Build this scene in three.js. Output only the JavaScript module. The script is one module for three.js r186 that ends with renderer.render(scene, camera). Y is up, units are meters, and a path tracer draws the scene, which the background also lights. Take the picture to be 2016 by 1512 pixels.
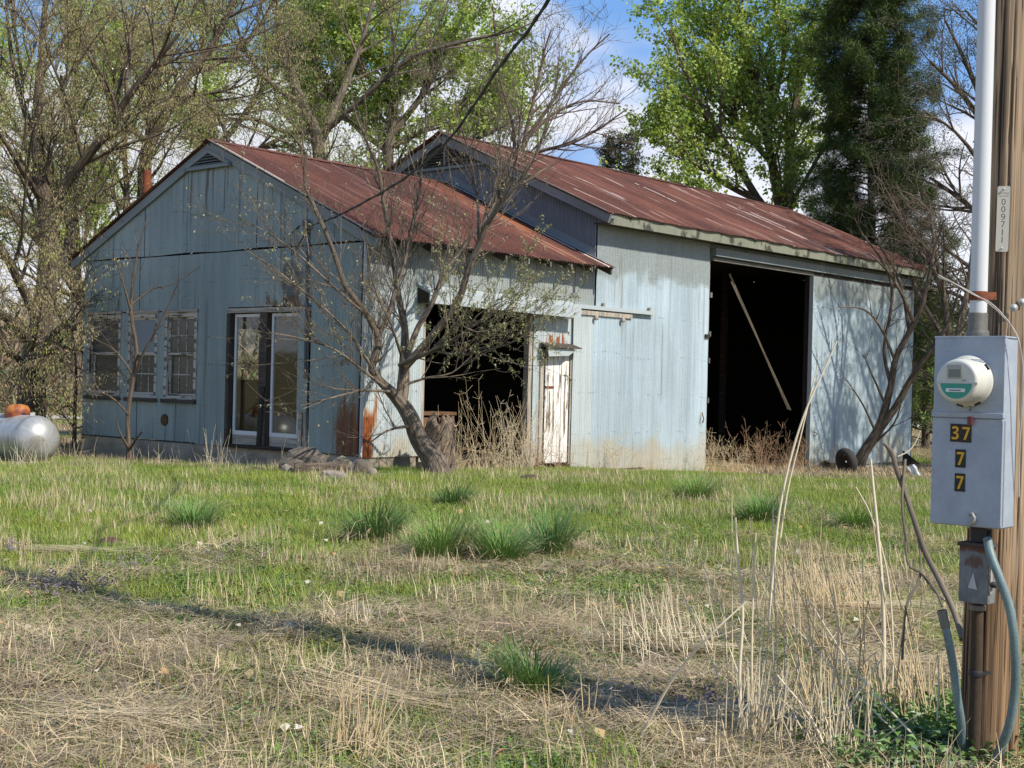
import * as THREE from 'three';

// ---------------------------------------------------------------- camera, sky, sun, exposure
const scene = new THREE.Scene();
const EYE = 1.5, ROLL = 0.025, FOCAL = 2720;              // FOCAL in pixels of a 2016 x 1512 picture
const camera = new THREE.PerspectiveCamera(2 * Math.atan(756 / FOCAL) * 180 / Math.PI, 4 / 3, 0.1, 3000);
camera.position.set(0, EYE, 0);
camera.rotation.set(0, 0, ROLL);

const THETA = 41.3 * Math.PI / 180;                       // direction in which the long walls run
const DX = Math.sin(THETA), DZ = -Math.cos(THETA), GX = -Math.cos(THETA), GZ = -Math.sin(THETA);
const sunUp = 43 * Math.PI / 180;
const sunDir = new THREE.Vector3(-GX + 0.076 * DX, 0, -GZ + 0.076 * DZ).normalize().multiplyScalar(Math.cos(sunUp)).setY(Math.sin(sunUp));

const renderer = new THREE.WebGLRenderer({ antialias: true });
renderer.toneMapping = THREE.LinearToneMapping;
renderer.toneMappingExposure = 1.28;
renderer.shadowMap.enabled = true;

// small seeded tools
function rng(seed) { let s = seed | 0; return () => { s = (s + 0x6d2b79f5) | 0; let t = Math.imul(s ^ (s >>> 15), 1 | s); t = (t + Math.imul(t ^ (t >>> 7), 61 | t)) ^ t; return ((t ^ (t >>> 14)) >>> 0) / 4294967296; }; }
function hash(x, y, s) { let h = Math.imul(x, 374761393) + Math.imul(y, 668265263) + Math.imul(s, 2147483647 ^ 0x5bd1e995); h = Math.imul(h ^ (h >>> 13), 1274126177); return ((h ^ (h >>> 16)) >>> 0) / 4294967296; }
function vn(x, y, s = 0) {
  const ix = Math.floor(x), iy = Math.floor(y); let fx = x - ix, fy = y - iy; fx = fx * fx * (3 - 2 * fx); fy = fy * fy * (3 - 2 * fy);
  const a = hash(ix, iy, s), b = hash(ix + 1, iy, s), c = hash(ix, iy + 1, s), d = hash(ix + 1, iy + 1, s);
  return a + (b - a) * fx + (c - a) * fy + (a - b - c + d) * fx * fy;
}
function fbm(x, y, o = 4, s = 0) { let v = 0, a = 0.5, t = 0; for (let i = 0; i < o; i++) { v += a * vn(x, y, s + i * 17); t += a; a *= 0.5; x *= 2.03; y *= 2.03; } return v / t; }
function vn3(x, y, z, s = 0) { const iz = Math.floor(z), f = z - iz, k = f * f * (3 - 2 * f); return vn(x, y, s + iz * 131) * (1 - k) + vn(x, y, s + (iz + 1) * 131) * k; }
function fbm3(x, y, z, o = 5, s = 0) { let v = 0, a = 0.5, t = 0; for (let i = 0; i < o; i++) { v += a * vn3(x, y, z, s + i * 1009); t += a; a *= 0.5; x *= 2.05; y *= 2.05; z *= 2.05; } return v / t; }
const clamp = (x, a = 0, b = 1) => Math.min(b, Math.max(a, x)), lerp = (a, b, t) => a + (b - a) * t, sst = (a, b, x) => { const t = clamp((x - a) / (b - a)); return t * t * (3 - 2 * t); };
const V = (x, y, z) => new THREE.Vector3(x, y, z);

// the sky: spring blue with a bank of white cloud low down and a few shreds above, alike in every direction
{
  const W = 2048, H = 1024, data = new Float32Array(W * H * 4);
  for (let r = 0; r < H; r++) {
    const up = ((r + 0.5) / H - 0.5) * Math.PI, y = Math.sin(up), c = Math.cos(up), el = up * 180 / Math.PI;
    for (let k = 0; k < W; k++) {
      const az = ((k + 0.5) / W - 0.5) * 2 * Math.PI, x = Math.cos(az) * c, z = Math.sin(az) * c, o = (r * W + k) * 4;
      const t = sst(-2, 60, el);
      let R = lerp(0.155, 0.07, t), G = lerp(0.355, 0.18, t), B = lerp(0.74, 0.42, t);
      const hz = Math.exp(-Math.max(0, el) / 5.5); R = lerp(R, 0.56, hz * 0.85); G = lerp(G, 0.63, hz * 0.85); B = lerp(B, 0.74, hz * 0.85);
      if (el > -1) {
        const q = 1 / (Math.max(y, 0) + 0.16), n = fbm3(x * q * 2.3 + 3.1, z * q * 2.3 + 8.4, y * 4, 6, 5), m = fbm3(x * q * 1.1 + 1.7, z * q * 1.1 + 4.3, 0.5, 3, 77);
        const cover = lerp(0.545, 0.10, Math.exp(-Math.pow(Math.max(0, el) / 11.6, 5))) + (m - 0.5) * -0.27;
        const a = sst(cover, cover + 0.20, n) * 0.93, lit = 0.66 + 0.22 * fbm3(x * q * 5, z * q * 5, y * 9, 3, 200);
        R = lerp(R, 0.97 * lit, a); G = lerp(G, 0.985 * lit, a); B = lerp(B, 1.06 * lit, a);
      }
      data[o] = R; data[o + 1] = G; data[o + 2] = B; data[o + 3] = 1;
    }
  }
  const sky = new THREE.DataTexture(data, W, H, THREE.RGBAFormat, THREE.FloatType);
  sky.mapping = THREE.EquirectangularReflectionMapping; sky.magFilter = THREE.LinearFilter; sky.minFilter = THREE.LinearFilter; sky.wrapS = THREE.RepeatWrapping; sky.needsUpdate = true;
  scene.background = sky; scene.environment = sky;
}
const sun = new THREE.DirectionalLight(new THREE.Color(1.0, 0.94, 0.84), 4.3);
sun.position.copy(sunDir).multiplyScalar(60).add(V(0, 0, -20)); sun.target.position.set(0, 0, -20);
sun.castShadow = true; sun.shadow.mapSize.set(4096, 4096); sun.shadow.radius = 1;
Object.assign(sun.shadow.camera, { left: -40, right: 40, top: 40, bottom: -40, near: 1, far: 160 });
sun.name = 'sun'; scene.add(sun, sun.target);

// ---------------------------------------------------------------- places: pixels of the photograph turned into points of the place
function ray(px, py) { const u = px - 1008, v = py - 757, c = Math.cos(ROLL), s = Math.sin(ROLL); return V((c * u + s * v) / FOCAL, -(-s * u + c * v) / FOCAL, -1); }
const at = (px, py, depth) => ray(px, py).multiplyScalar(depth).add(V(0, EYE, 0));
const CX = -2.413, CZ = -22;                              // foot of the corner where gable wall and sunny wall meet
const abOf = (x, z) => [(x - CX) * DX + (z - CZ) * DZ, (x - CX) * GX + (z - CZ) * GZ];
const fromAB = (a, b, y = 0) => V(CX + a * DX + b * GX, y, CZ + a * DZ + b * GZ);
function hg(x, z) {                                       // height of the ground
  const [a, b] = abOf(x, z), s = sst(-11, -1, b), d = Math.hypot(x, z);
  let h = s * (0.05 - 0.03 * clamp(a, 0, 10) - 0.014 * clamp(a - 10, 0, 14)) - 0.028 * clamp(b, 0, 12) * sst(4, 0, a);
  h += (fbm(x * 0.35 + 9, z * 0.35 + 4, 3, 3) - 0.5) * 0.10 * sst(60, 20, d) + (fbm(x * 1.9, z * 1.9, 2, 8) - 0.5) * 0.045 * sst(40, 12, d) * sst(-0.3, -2.5, b < 8.6 && a > -0.4 ? b : -9);
  h -= 0.6 * sst(30, 55, d) * sst(5, -12, x);
  h += 5.5 * sst(75, 190, d) * (0.55 + 0.9 * fbm(x * 0.013 + 5, z * 0.013 + 2, 3, 31));
  return h;
}
function onGround(px, py) { const r = ray(px, py); let t = EYE / Math.max(0.02, -r.y), p; for (let i = 0; i < 12; i++) { p = r.clone().multiplyScalar(t).add(V(0, EYE, 0)); t *= (EYE - hg(p.x, p.z)) / (EYE - p.y + 1e-9); } p.y = hg(p.x, p.z); return p; }

// ---------------------------------------------------------------- mesh tools
const used = new Map();
function numbered(n) { const k = used.get(n) ?? 0; used.set(n, k + 1); return k ? n + '_' + String(k).padStart(3, '0') : n; }
function put(o, parent) { o.castShadow = o.receiveShadow = true; if (parent === scene || !parent) { o.name = numbered(o.name); scene.add(o); } else parent.add(o); return o; }
class Geo {
  constructor() { this.p = []; this.n = []; this.u = []; this.i = []; }
  quad(a, b, c, d, su, sv) {
    const k = this.p.length / 3, e = [b[0] - a[0], b[1] - a[1], b[2] - a[2]], f = [d[0] - a[0], d[1] - a[1], d[2] - a[2]];
    const n = [e[1] * f[2] - e[2] * f[1], e[2] * f[0] - e[0] * f[2], e[0] * f[1] - e[1] * f[0]], l = Math.hypot(...n) || 1, le = su ?? Math.hypot(...e), lf = sv ?? Math.hypot(...f);
    this.p.push(...a, ...b, ...c, ...d); for (let q = 0; q < 4; q++) this.n.push(n[0] / l, n[1] / l, n[2] / l);
    const o = (a[0] + a[2]) * 0.37, w = a[1] * 0.61; this.u.push(o, w, o + le, w, o + le, w + lf, o, w + lf); this.i.push(k, k + 1, k + 2, k, k + 2, k + 3); return this;
  }
  hexa(c) { // eight corners: 0-3 one end (ccw seen from that end's outside reversed), 4-7 the other
    this.quad(c[0], c[3], c[2], c[1]); this.quad(c[4], c[5], c[6], c[7]);
    this.quad(c[0], c[1], c[5], c[4]); this.quad(c[1], c[2], c[6], c[5]); this.quad(c[2], c[3], c[7], c[6]); this.quad(c[3], c[0], c[4], c[7]); return this;
  }
  box(x0, x1, y0, y1, z0, z1) { return this.hexa([[x0, y0, z0], [x1, y0, z0], [x1, y1, z0], [x0, y1, z0], [x0, y0, z1], [x1, y0, z1], [x1, y1, z1], [x0, y1, z1]]); }
  bar(p0, p1, w, t, up = [0, 1, 0]) { // a board from p0 to p1, w across, t along up
    const A = V(...p0), B = V(...p1), d = B.clone().sub(A).normalize(), s = V(...up).cross(d).normalize(), n = d.clone().cross(s).normalize(), q = [];
    for (const P of [A, B]) for (const [i, j] of [[-1, -1], [1, -1], [1, 1], [-1, 1]]) q.push(P.clone().addScaledVector(s, i * w / 2).addScaledVector(n, j * t / 2).toArray());
    return this.hexa(q);
  }
  tube(pts, rad, sides = 5, cap = true) {
    const m = pts.length; if (m < 2) return this; let k = this.p.length / 3, side = null, len = 0; const first = k;
    for (let j = 0; j < m; j++) {
      const a = pts[Math.max(0, j - 1)], b = pts[Math.min(m - 1, j + 1)]; let tx = b.x - a.x, ty = b.y - a.y, tz = b.z - a.z; const tl = Math.hypot(tx, ty, tz) || 1; tx /= tl; ty /= tl; tz /= tl;
      if (!side) side = Math.abs(ty) < 0.9 ? [tz, 0, -tx] : [1, 0, 0];
      let dt = side[0] * tx + side[1] * ty + side[2] * tz, sx = side[0] - dt * tx, sy = side[1] - dt * ty, sz = side[2] - dt * tz; const sl = Math.hypot(sx, sy, sz) || 1; sx /= sl; sy /= sl; sz /= sl; side = [sx, sy, sz];
      const nx = ty * sz - tz * sy, ny = tz * sx - tx * sz, nz = tx * sy - ty * sx; if (j) len += Math.hypot(pts[j].x - pts[j - 1].x, pts[j].y - pts[j - 1].y, pts[j].z - pts[j - 1].z);
      const r = typeof rad === 'number' ? rad : rad[j];
      for (let q = 0; q <= sides; q++) {
        const f = q / sides * 2 * Math.PI, c = Math.cos(f), s = Math.sin(f), X = sx * c + nx * s, Y = sy * c + ny * s, Z = sz * c + nz * s;
        this.p.push(pts[j].x + X * r, pts[j].y + Y * r, pts[j].z + Z * r); this.n.push(X, Y, Z); this.u.push(q / sides * Math.max(0.05, Math.round(6.28 * (typeof rad === 'number' ? rad : rad[0]) * 5) / 5), len);
      }
      if (j) for (let q = 0; q < sides; q++) { const a0 = k - sides - 1 + q, b0 = k + q; this.i.push(a0, a0 + 1, b0 + 1, a0, b0 + 1, b0); }
      k += sides + 1;
    }
    if (cap) for (const [j, st, sg] of [[0, first, -1], [m - 1, k - sides - 1, 1]]) {
      const c = this.p.length / 3, o = pts[j], e = pts[j ? m - 2 : 1], d = V(o.x - e.x, o.y - e.y, o.z - e.z).normalize();
      this.p.push(o.x, o.y, o.z); this.n.push(d.x, d.y, d.z); this.u.push(0.5, 0.5);
      for (let q = 0; q <= sides; q++) { this.p.push(...this.p.slice((st + q) * 3, (st + q) * 3 + 3)); this.n.push(d.x, d.y, d.z); this.u.push(0.5 + 0.1 * Math.cos(q), 0.5 + 0.1 * Math.sin(q)); }
      for (let q = 0; q < sides; q++) sg > 0 ? this.i.push(c, c + 1 + q, c + 2 + q) : this.i.push(c, c + 2 + q, c + 1 + q);
    }
    return this;
  }
  lathe(prof, o, axis, seg = 24) { // prof: [[r, along]...]
    const d = V(...axis).normalize(), s = (Math.abs(d.y) < 0.9 ? V(0, 1, 0) : V(1, 0, 0)).cross(d).normalize(), n = d.clone().cross(s), k = this.p.length / 3;
    for (let j = 0; j < prof.length; j++) {
      const a = prof[Math.max(0, j - 1)], b = prof[Math.min(prof.length - 1, j + 1)], dr = b[0] - a[0], dl = b[1] - a[1], l = Math.hypot(dr, dl) || 1;
      for (let q = 0; q <= seg; q++) {
        const f = q / seg * 2 * Math.PI, R = s.clone().multiplyScalar(Math.cos(f)).addScaledVector(n, Math.sin(f)), P = V(...o).addScaledVector(d, prof[j][1]).addScaledVector(R, prof[j][0]), N = R.clone().multiplyScalar(dl / l).addScaledVector(d, -dr / l);
        this.p.push(P.x, P.y, P.z); this.n.push(N.x, N.y, N.z); this.u.push(q / seg, prof[j][1]);
      }
      if (j) for (let q = 0; q < seg; q++) { const a0 = k + (j - 1) * (seg + 1) + q, b0 = a0 + seg + 1; this.i.push(a0, a0 + 1, b0 + 1, a0, b0 + 1, b0); }
    }
    return this;
  }
  poly(pts2, y0, y1, map) { // a prism over a convex outline; map(u, v, w) -> point
    const n = pts2.length, lo = pts2.map(([u, v]) => map(u, v, y0)), hi = pts2.map(([u, v]) => map(u, v, y1));
    for (let j = 0; j < n; j++) { const q = (j + 1) % n; this.quad(lo[j], lo[q], hi[q], hi[j]); }
    for (let j = 1; j < n - 1; j++) { this.quad(hi[0], hi[j], hi[j + 1], hi[j + 1]); this.quad(lo[0], lo[j + 1], lo[j], lo[j]); }
    return this;
  }
  geom() {
    const g = new THREE.BufferGeometry();
    g.setAttribute('position', new THREE.Float32BufferAttribute(this.p, 3)); g.setAttribute('normal', new THREE.Float32BufferAttribute(this.n, 3)); g.setAttribute('uv', new THREE.Float32BufferAttribute(this.u, 2));
    g.setIndex(new THREE.BufferAttribute(new Uint32Array(this.i), 1)); return g;
  }
  mesh(name, m, parent) { const o = new THREE.Mesh(this.geom(), m); o.name = name; return put(o, parent); }
}
function part(name, geometry, m, parent) { const o = new THREE.Mesh(geometry, m); o.name = name; return put(o, parent); }
function tag(o, label, category, group, kind) { if (label) o.userData.label = label; if (category) o.userData.category = category; if (group) o.userData.group = group; if (kind) o.userData.kind = kind; return o; }
function thing(name, label, category, position = [0, 0, 0], turn = 0, group) { const o = new THREE.Group(); o.name = name; o.position.set(...position); o.rotation.y = turn; put(o, scene); return tag(o, label, category, group); }

// ---------------------------------------------------------------- textures and materials
function tex(w, h, fn, { srgb = true, wrap = true, rx = 1, ry = 1 } = {}) {
  const d = new Uint8Array(w * h * 4);
  for (let y = 0; y < h; y++) for (let x = 0; x < w; x++) { const c = fn((x + 0.5) / w, (y + 0.5) / h), o = (y * w + x) * 4; d[o] = clamp(c[0], 0, 255); d[o + 1] = clamp(c[1], 0, 255); d[o + 2] = clamp(c[2], 0, 255); d[o + 3] = 255; }
  const t = new THREE.DataTexture(d, w, h, THREE.RGBAFormat); t.magFilter = THREE.LinearFilter; t.minFilter = THREE.LinearMipmapLinearFilter; t.generateMipmaps = true;
  if (srgb) t.colorSpace = THREE.SRGBColorSpace; if (wrap) t.wrapS = t.wrapT = THREE.RepeatWrapping; t.repeat.set(rx, ry); t.needsUpdate = true; return t;
}
// noise that repeats after one unit, for textures laid out over and over
function tn(u, v, f, g, s, o = 4) { let r = 0, a = 0.5, t = 0; for (let i = 0; i < o; i++) { const X = u * f, Y = v * g, x0 = Math.floor(X), y0 = Math.floor(Y); let fx = X - x0, fy = Y - y0; fx = fx * fx * (3 - 2 * fx); fy = fy * fy * (3 - 2 * fy); const A = (i, j) => hash(((x0 + i) % f + f) % f, ((y0 + j) % g + g) % g, s); r += a * (A(0, 0) * (1 - fx) * (1 - fy) + A(1, 0) * fx * (1 - fy) + A(0, 1) * (1 - fx) * fy + A(1, 1) * fx * fy); t += a; a *= 0.55; f *= 2; g *= 2; s += 7; } return r / t; }
const std = (o) => new THREE.MeshStandardMaterial({ roughness: 0.85, metalness: 0, side: THREE.DoubleSide, ...o });
const rgb = (r, g, b) => new THREE.Color().setRGB(r, g, b);
const mix3 = (a, b, t) => [lerp(a[0], b[0], t), lerp(a[1], b[1], t), lerp(a[2], b[2], t)];

const TURN = Math.PI / 2 - THETA;
const woodTex = tex(256, 512, (u, v) => { const g = tn(u, v, 24, 3, 1, 4), k = tn(u, v, 64, 6, 5, 3), c = 150 + (g - 0.5) * 90 + (k - 0.5) * 60; return [c, c * 0.96, c * 0.9]; }, { rx: 2, ry: 0.7 });
const concreteTex = tex(512, 512, (u, v) => { const g = tn(u, v, 4, 4, 2, 6), s = tn(u, v, 16, 3, 9, 3), sp = tn(u, v, 128, 128, 4, 1), c = 120 + (g - 0.5) * 70 + (s - 0.5) * 40 + (sp - 0.5) * 22; return [c, c * 0.965, c * 0.9]; }, { rx: 0.6, ry: 0.6 });
const peelTex = tex(512, 1024, (u, v) => { // white paint flaking off grey boards
  const p = tn(u, v, 36, 5, 3, 4) * 0.62 + tn(u, v, 6, 4, 11, 4) * 0.38, e = sst(0.555, 0.60, p), g = tn(u, v, 60, 5, 21, 3), b = [116 + (g - 0.5) * 80, 100 + (g - 0.5) * 80, 84 + (g - 0.5) * 70], w = 228 + (tn(u, v, 20, 20, 6, 3) - 0.5) * 26; return mix3([w, w * 0.985, w * 0.95], b, e);
}, { rx: 1.1, ry: 0.5 });
const fasciaTex = tex(1024, 128, (u, v) => { // pale green-white fascia paint with black mould
  const p = tn(u, v, 18, 3, 3, 5), s = tn(u, v, 40, 4, 5, 4), m = sst(0.56, 0.66, p * 0.6 + s * 0.4), g = tn(u, v, 90, 3, 8, 3), b = [112 + g * 24, 114 + g * 24, 98 + g * 24]; return mix3(b, [58, 58, 48], m * 0.92);
}, { rx: 0.22, ry: 1.3 });
const blueTex = tex(512, 512, (u, v) => { const g = tn(u, v, 5, 3, 2, 5), s = tn(u, v, 48, 3, 9, 4), c = (g - 0.5) * 26 + (s - 0.5) * 26; return [116 + c, 125 + c, 126 + c]; }, { rx: 0.4, ry: 0.4 });
const darkWood = std({ color: rgb(0.09, 0.078, 0.065), map: woodTex, roughness: 0.95 }), inside = std({ color: rgb(0.055, 0.048, 0.042), map: woodTex, roughness: 1 });  // last one is near-black, for the liner boxes added to darken the interiors
const greyWood = std({ color: rgb(1.1, 1.06, 1.0), map: woodTex, roughness: 0.9 }), brownWood = std({ color: rgb(0.42, 0.25, 0.14), map: woodTex, roughness: 0.8 }), rotWood = std({ color: rgb(0.22, 0.19, 0.17), map: woodTex, roughness: 0.95 });
const concrete = std({ color: rgb(1.55, 1.45, 1.28), map: concreteTex, roughness: 0.95, bumpMap: concreteTex, bumpScale: 0.006 });
const peel = std({ map: peelTex, roughness: 0.75, bumpMap: peelTex, bumpScale: 0.002 }), fasciaMat = std({ map: fasciaTex, roughness: 0.8 });
const blueTrim = std({ map: blueTex, roughness: 0.55 }), whiteTrim = std({ color: rgb(0.74, 0.75, 0.74), map: concreteTex.clone(), roughness: 0.6 });
whiteTrim.map.repeat.set(0.3, 0.3);
const paleMetal = std({ color: rgb(0.44, 0.49, 0.50), roughness: 0.5, metalness: 0.15, bumpMap: concreteTex, bumpScale: 0.002 });
const rustMat = std({ map: tex(256, 256, (u, v) => { const g = tn(u, v, 5, 5, 4, 5), s = tn(u, v, 30, 30, 8, 3); return mix3(mix3([98, 52, 34], [150, 82, 40], g), [70, 44, 36], sst(0.55, 0.7, s) * 0.6); }, { rx: 1.5, ry: 1.5 }), roughness: 0.9 });
const whiteFrame = std({ color: rgb(0.62, 0.64, 0.65), roughness: 0.45 });
const glass = new THREE.MeshPhysicalMaterial({ color: rgb(0.80, 0.84, 0.82), transmission: 1, thickness: 0, roughness: 0.04, ior: 1.5, side: THREE.DoubleSide });
const sashPaint = std({ color: rgb(0.62, 0.61, 0.58), map: peelTex, roughness: 0.8 });
const dirtyGlass = new THREE.MeshPhysicalMaterial({ color: rgb(0.42, 0.44, 0.42), transmission: 0.9, thickness: 0, roughness: 0.22, ior: 1.5, side: THREE.DoubleSide });

// ---- sheet metal: every sheet is a mesh of its own with true corrugation
function sheet(name, parent, m, map, u0, u1, lo, hi, { pitch = 0.05, amp = 0.010, seg = 6, rows = 4, dom, flip = false, warp = 0.008, lift = 0, edge = 0.006 } = {}) {
  const L = typeof lo === 'number' ? () => lo : lo, Hh = typeof hi === 'number' ? () => hi : hi, nu = Math.max(2, Math.ceil((u1 - u0) / pitch * seg)), p = [], t = [], ix = [];
  for (let i = 0; i <= nu; i++) {
    const u = lerp(u0, u1, i / nu), l = L(u), h = Hh(u);
    for (let j = 0; j <= rows; j++) {
      const v = lerp(l, h, j / rows), w = amp * Math.sin(2 * Math.PI * u / pitch) + lift + (vn(u * 1.7 + 40, v * 1.1, 6) - 0.5) * warp + edge * (i / nu);
      p.push(...map(u, v, w)); t.push((u - dom[0]) / (dom[1] - dom[0]), (v - dom[2]) / (dom[3] - dom[2]));
      if (i && j) { const d = i * (rows + 1) + j, a = d - rows - 2, b = d - 1, c = d - rows - 1; flip ? ix.push(a, d, b, a, c, d) : ix.push(a, b, d, a, d, c); }
    }
  }
  const g = new THREE.BufferGeometry(); g.setAttribute('position', new THREE.Float32BufferAttribute(p, 3)); g.setAttribute('uv', new THREE.Float32BufferAttribute(t, 2)); g.setIndex(ix); g.computeVertexNormals();
  return part(name, g, m, parent);
}
function sheets(name, parent, m, map, u0, u1, width, lo, hi, o = {}) { const n = Math.max(1, Math.round((u1 - u0) / width)), w = (u1 - u0) / n, gap = o.gap ?? 0.007; for (let i = 0; i < n; i++) sheet(name, parent, m, map, u0 + i * w + (i ? gap / 2 : 0), u0 + (i + 1) * w - (i < n - 1 ? gap / 2 : 0), lo, hi, o); }

// sunny wall, one picture of its weathering for the whole length (a 0..20.2, height -0.7..5.1)
const DOMR = [-0.2, 20.2, -0.7, 5.1];
const wallTex = tex(2048, 582, (u, v) => {
  const a = lerp(DOMR[0], DOMR[1], u), h = lerp(DOMR[2], DOMR[3], v), n = fbm(a * 1.3, h * 0.9, 5, 1), st = fbm(a * 11, h * 0.55, 4, 2), gr = hash(Math.floor(a * 70), Math.floor(h * 70), 3), k = a < 5.98 ? Math.floor(a / 0.66) : Math.floor((a - 5.98) / 0.65) + 40, tone = (hash(k, 5, 5) - 0.5) * 13;
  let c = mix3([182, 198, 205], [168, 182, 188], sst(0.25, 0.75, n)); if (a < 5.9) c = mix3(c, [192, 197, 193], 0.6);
  const ln = vn(a * 31, h * 0.6, 88) - 0.5, d = (st - 0.5) * 22 + (gr - 0.5) * 12 + tone * 0.7 + ln * 12; c = [c[0] + d, c[1] + d, c[2] + d];
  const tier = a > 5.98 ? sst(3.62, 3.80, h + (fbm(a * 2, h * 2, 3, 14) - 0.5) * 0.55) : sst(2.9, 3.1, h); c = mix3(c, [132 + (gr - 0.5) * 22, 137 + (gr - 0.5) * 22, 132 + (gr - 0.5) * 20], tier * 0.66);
  for (const row of [0.6, 1.36, 2.12, 2.88, 3.64]) if (Math.abs(h - row - (vn(a * 1.4, row, 9) - 0.5) * 0.12) < 0.013 && ((a * 11.3) % 1) < 0.3) c = mix3(c, [104, 106, 104], 0.45 * sst(0.35, 0.65, vn(a * 5, row * 3, 19)));
  const low = sst(0.62, 0.2, h - (fbm(a * 2.1, h * 2.5, 4, 31) - 0.5) * 1.1) * sst(0.35, 0.6, fbm(a * 0.8, h, 2, 30)); c = mix3(c, [188, 170, 138], low * 0.55);
  const rust = sst(-0.05, 0.4, 1 - Math.max(a / 0.36, (h - 0.2) / 0.95) + (fbm(a * 12, h * 2.4, 5, 44) - 0.5) * 1.1); if (a < 1.2) c = mix3(c, mix3([178, 108, 52], [126, 66, 34], st), rust);
  if (a > 4.4 && a < 5.5 && h > 2.1 && h < 2.9) { const q = sst(0.45, 0.6, fbm(a * 26, h * 2.2, 3, 51) + sst(2.55, 2.3, h) * 0.32 - 0.2) * sst(4.5, 4.62, a) * sst(5.3, 5.12, a); c = mix3(c, [142, 76, 42], q * 0.85); }
  const drip = sst(0.66, 0.78, fbm(a * 16, h * 0.45, 3, 61)) * sst(0.45, 0.7, fbm(a * 0.6, h * 0.6, 2, 62)); return mix3(c, [128, 126, 116], drip * 0.5);
}, { wrap: false });
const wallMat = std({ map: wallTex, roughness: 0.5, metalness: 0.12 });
// shaded gable wall (b -0.3..8.5, height 0..5.9)
const DOMG = [-0.3, 8.5, 0, 5.9];
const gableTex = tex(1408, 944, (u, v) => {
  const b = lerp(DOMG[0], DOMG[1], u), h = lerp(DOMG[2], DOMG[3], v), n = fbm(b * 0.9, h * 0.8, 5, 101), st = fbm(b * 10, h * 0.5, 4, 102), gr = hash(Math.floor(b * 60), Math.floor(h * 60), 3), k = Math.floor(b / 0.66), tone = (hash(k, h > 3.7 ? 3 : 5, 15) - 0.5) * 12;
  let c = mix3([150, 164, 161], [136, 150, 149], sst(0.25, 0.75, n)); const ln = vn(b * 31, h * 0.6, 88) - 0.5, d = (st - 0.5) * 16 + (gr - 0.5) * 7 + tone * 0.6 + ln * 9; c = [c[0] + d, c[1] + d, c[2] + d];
  for (const row of [1.0, 1.75, 2.5, 3.2, 3.86, 4.5]) if (Math.abs(h - row - (vn(b * 1.4, row, 9) - 0.5) * 0.1) < 0.012 && ((b * 11.3) % 1) < 0.3) c = mix3(c, [76, 80, 80], 0.55 * sst(0.35, 0.65, vn(b * 4, row * 3, 19)));
  const drip = sst(0.62, 0.76, fbm(b * 15, h * 0.4, 3, 161)) * sst(0.42, 0.7, fbm(b * 0.7, h * 0.6, 2, 162)); c = mix3(c, [92, 92, 86], drip * 0.5);
  for (const [bb, top, len, w, kk] of [[4.13, 5.22, 1.1, 0.045, 0.75], [3.98, 5.22, 0.5, 0.03, 0.4], [4.62, 5.2, 1.0, 0.04, 0.5], [3.56, 5.2, 0.7, 0.03, 0.35], [4.4, 5.2, 0.5, 0.02, 0.35]]) { const q = sst(w, w * 0.4, Math.abs(b - bb + (vn(h * 3, 1, 8) - 0.5) * 0.03)) * sst(top - len, top - len * 0.3, h) * (h < top ? 1 : 0); c = mix3(c, [84, 66, 50], q * kk); }
  const soot = sst(0.42, 0.58, fbm(b * 2.2, h * 1.5, 4, 171) + (1 - Math.hypot((b - 1.75) / 0.75, (h - 3.05) / 0.55)) * 0.5 - 0.32); c = mix3(c, [70, 74, 76], soot * 0.65);
  const rs = sst(0.45, 0.6, fbm(b * 5, h * 5, 4, 181) + (1 - Math.hypot((b - 1.95) / 0.62, (h - 2.78) / 0.22)) * 0.45 - 0.2); c = mix3(c, [112, 76, 50], rs * 0.8);
  const e = Math.hypot((b - 0.0) / 0.95, (h - 0.25) / 1.0), rust = sst(-0.05, 0.35, 1 - Math.max(b / 0.62, (h - 0.2) / 1.1) + (fbm(b * 14, h * 1.6, 5, 191) - 0.5) * 1.0); c = mix3(c, mix3([142, 82, 44], [92, 54, 36], clamp(st * 1.6 - 0.3 + ln * 0.7)), rust * 0.9);
  return mix3(c, [112, 92, 68], sst(0.62, 0.72, fbm(b * 2.6, h * 4, 4, 201)) * sst(0.6, 0.1, Math.abs(h - 1.75)) * sst(1.3, 0.3, b) * 0.8);
}, { wrap: false });
const gableMat = std({ map: gableTex, roughness: 0.5, metalness: 0.12 });
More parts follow.
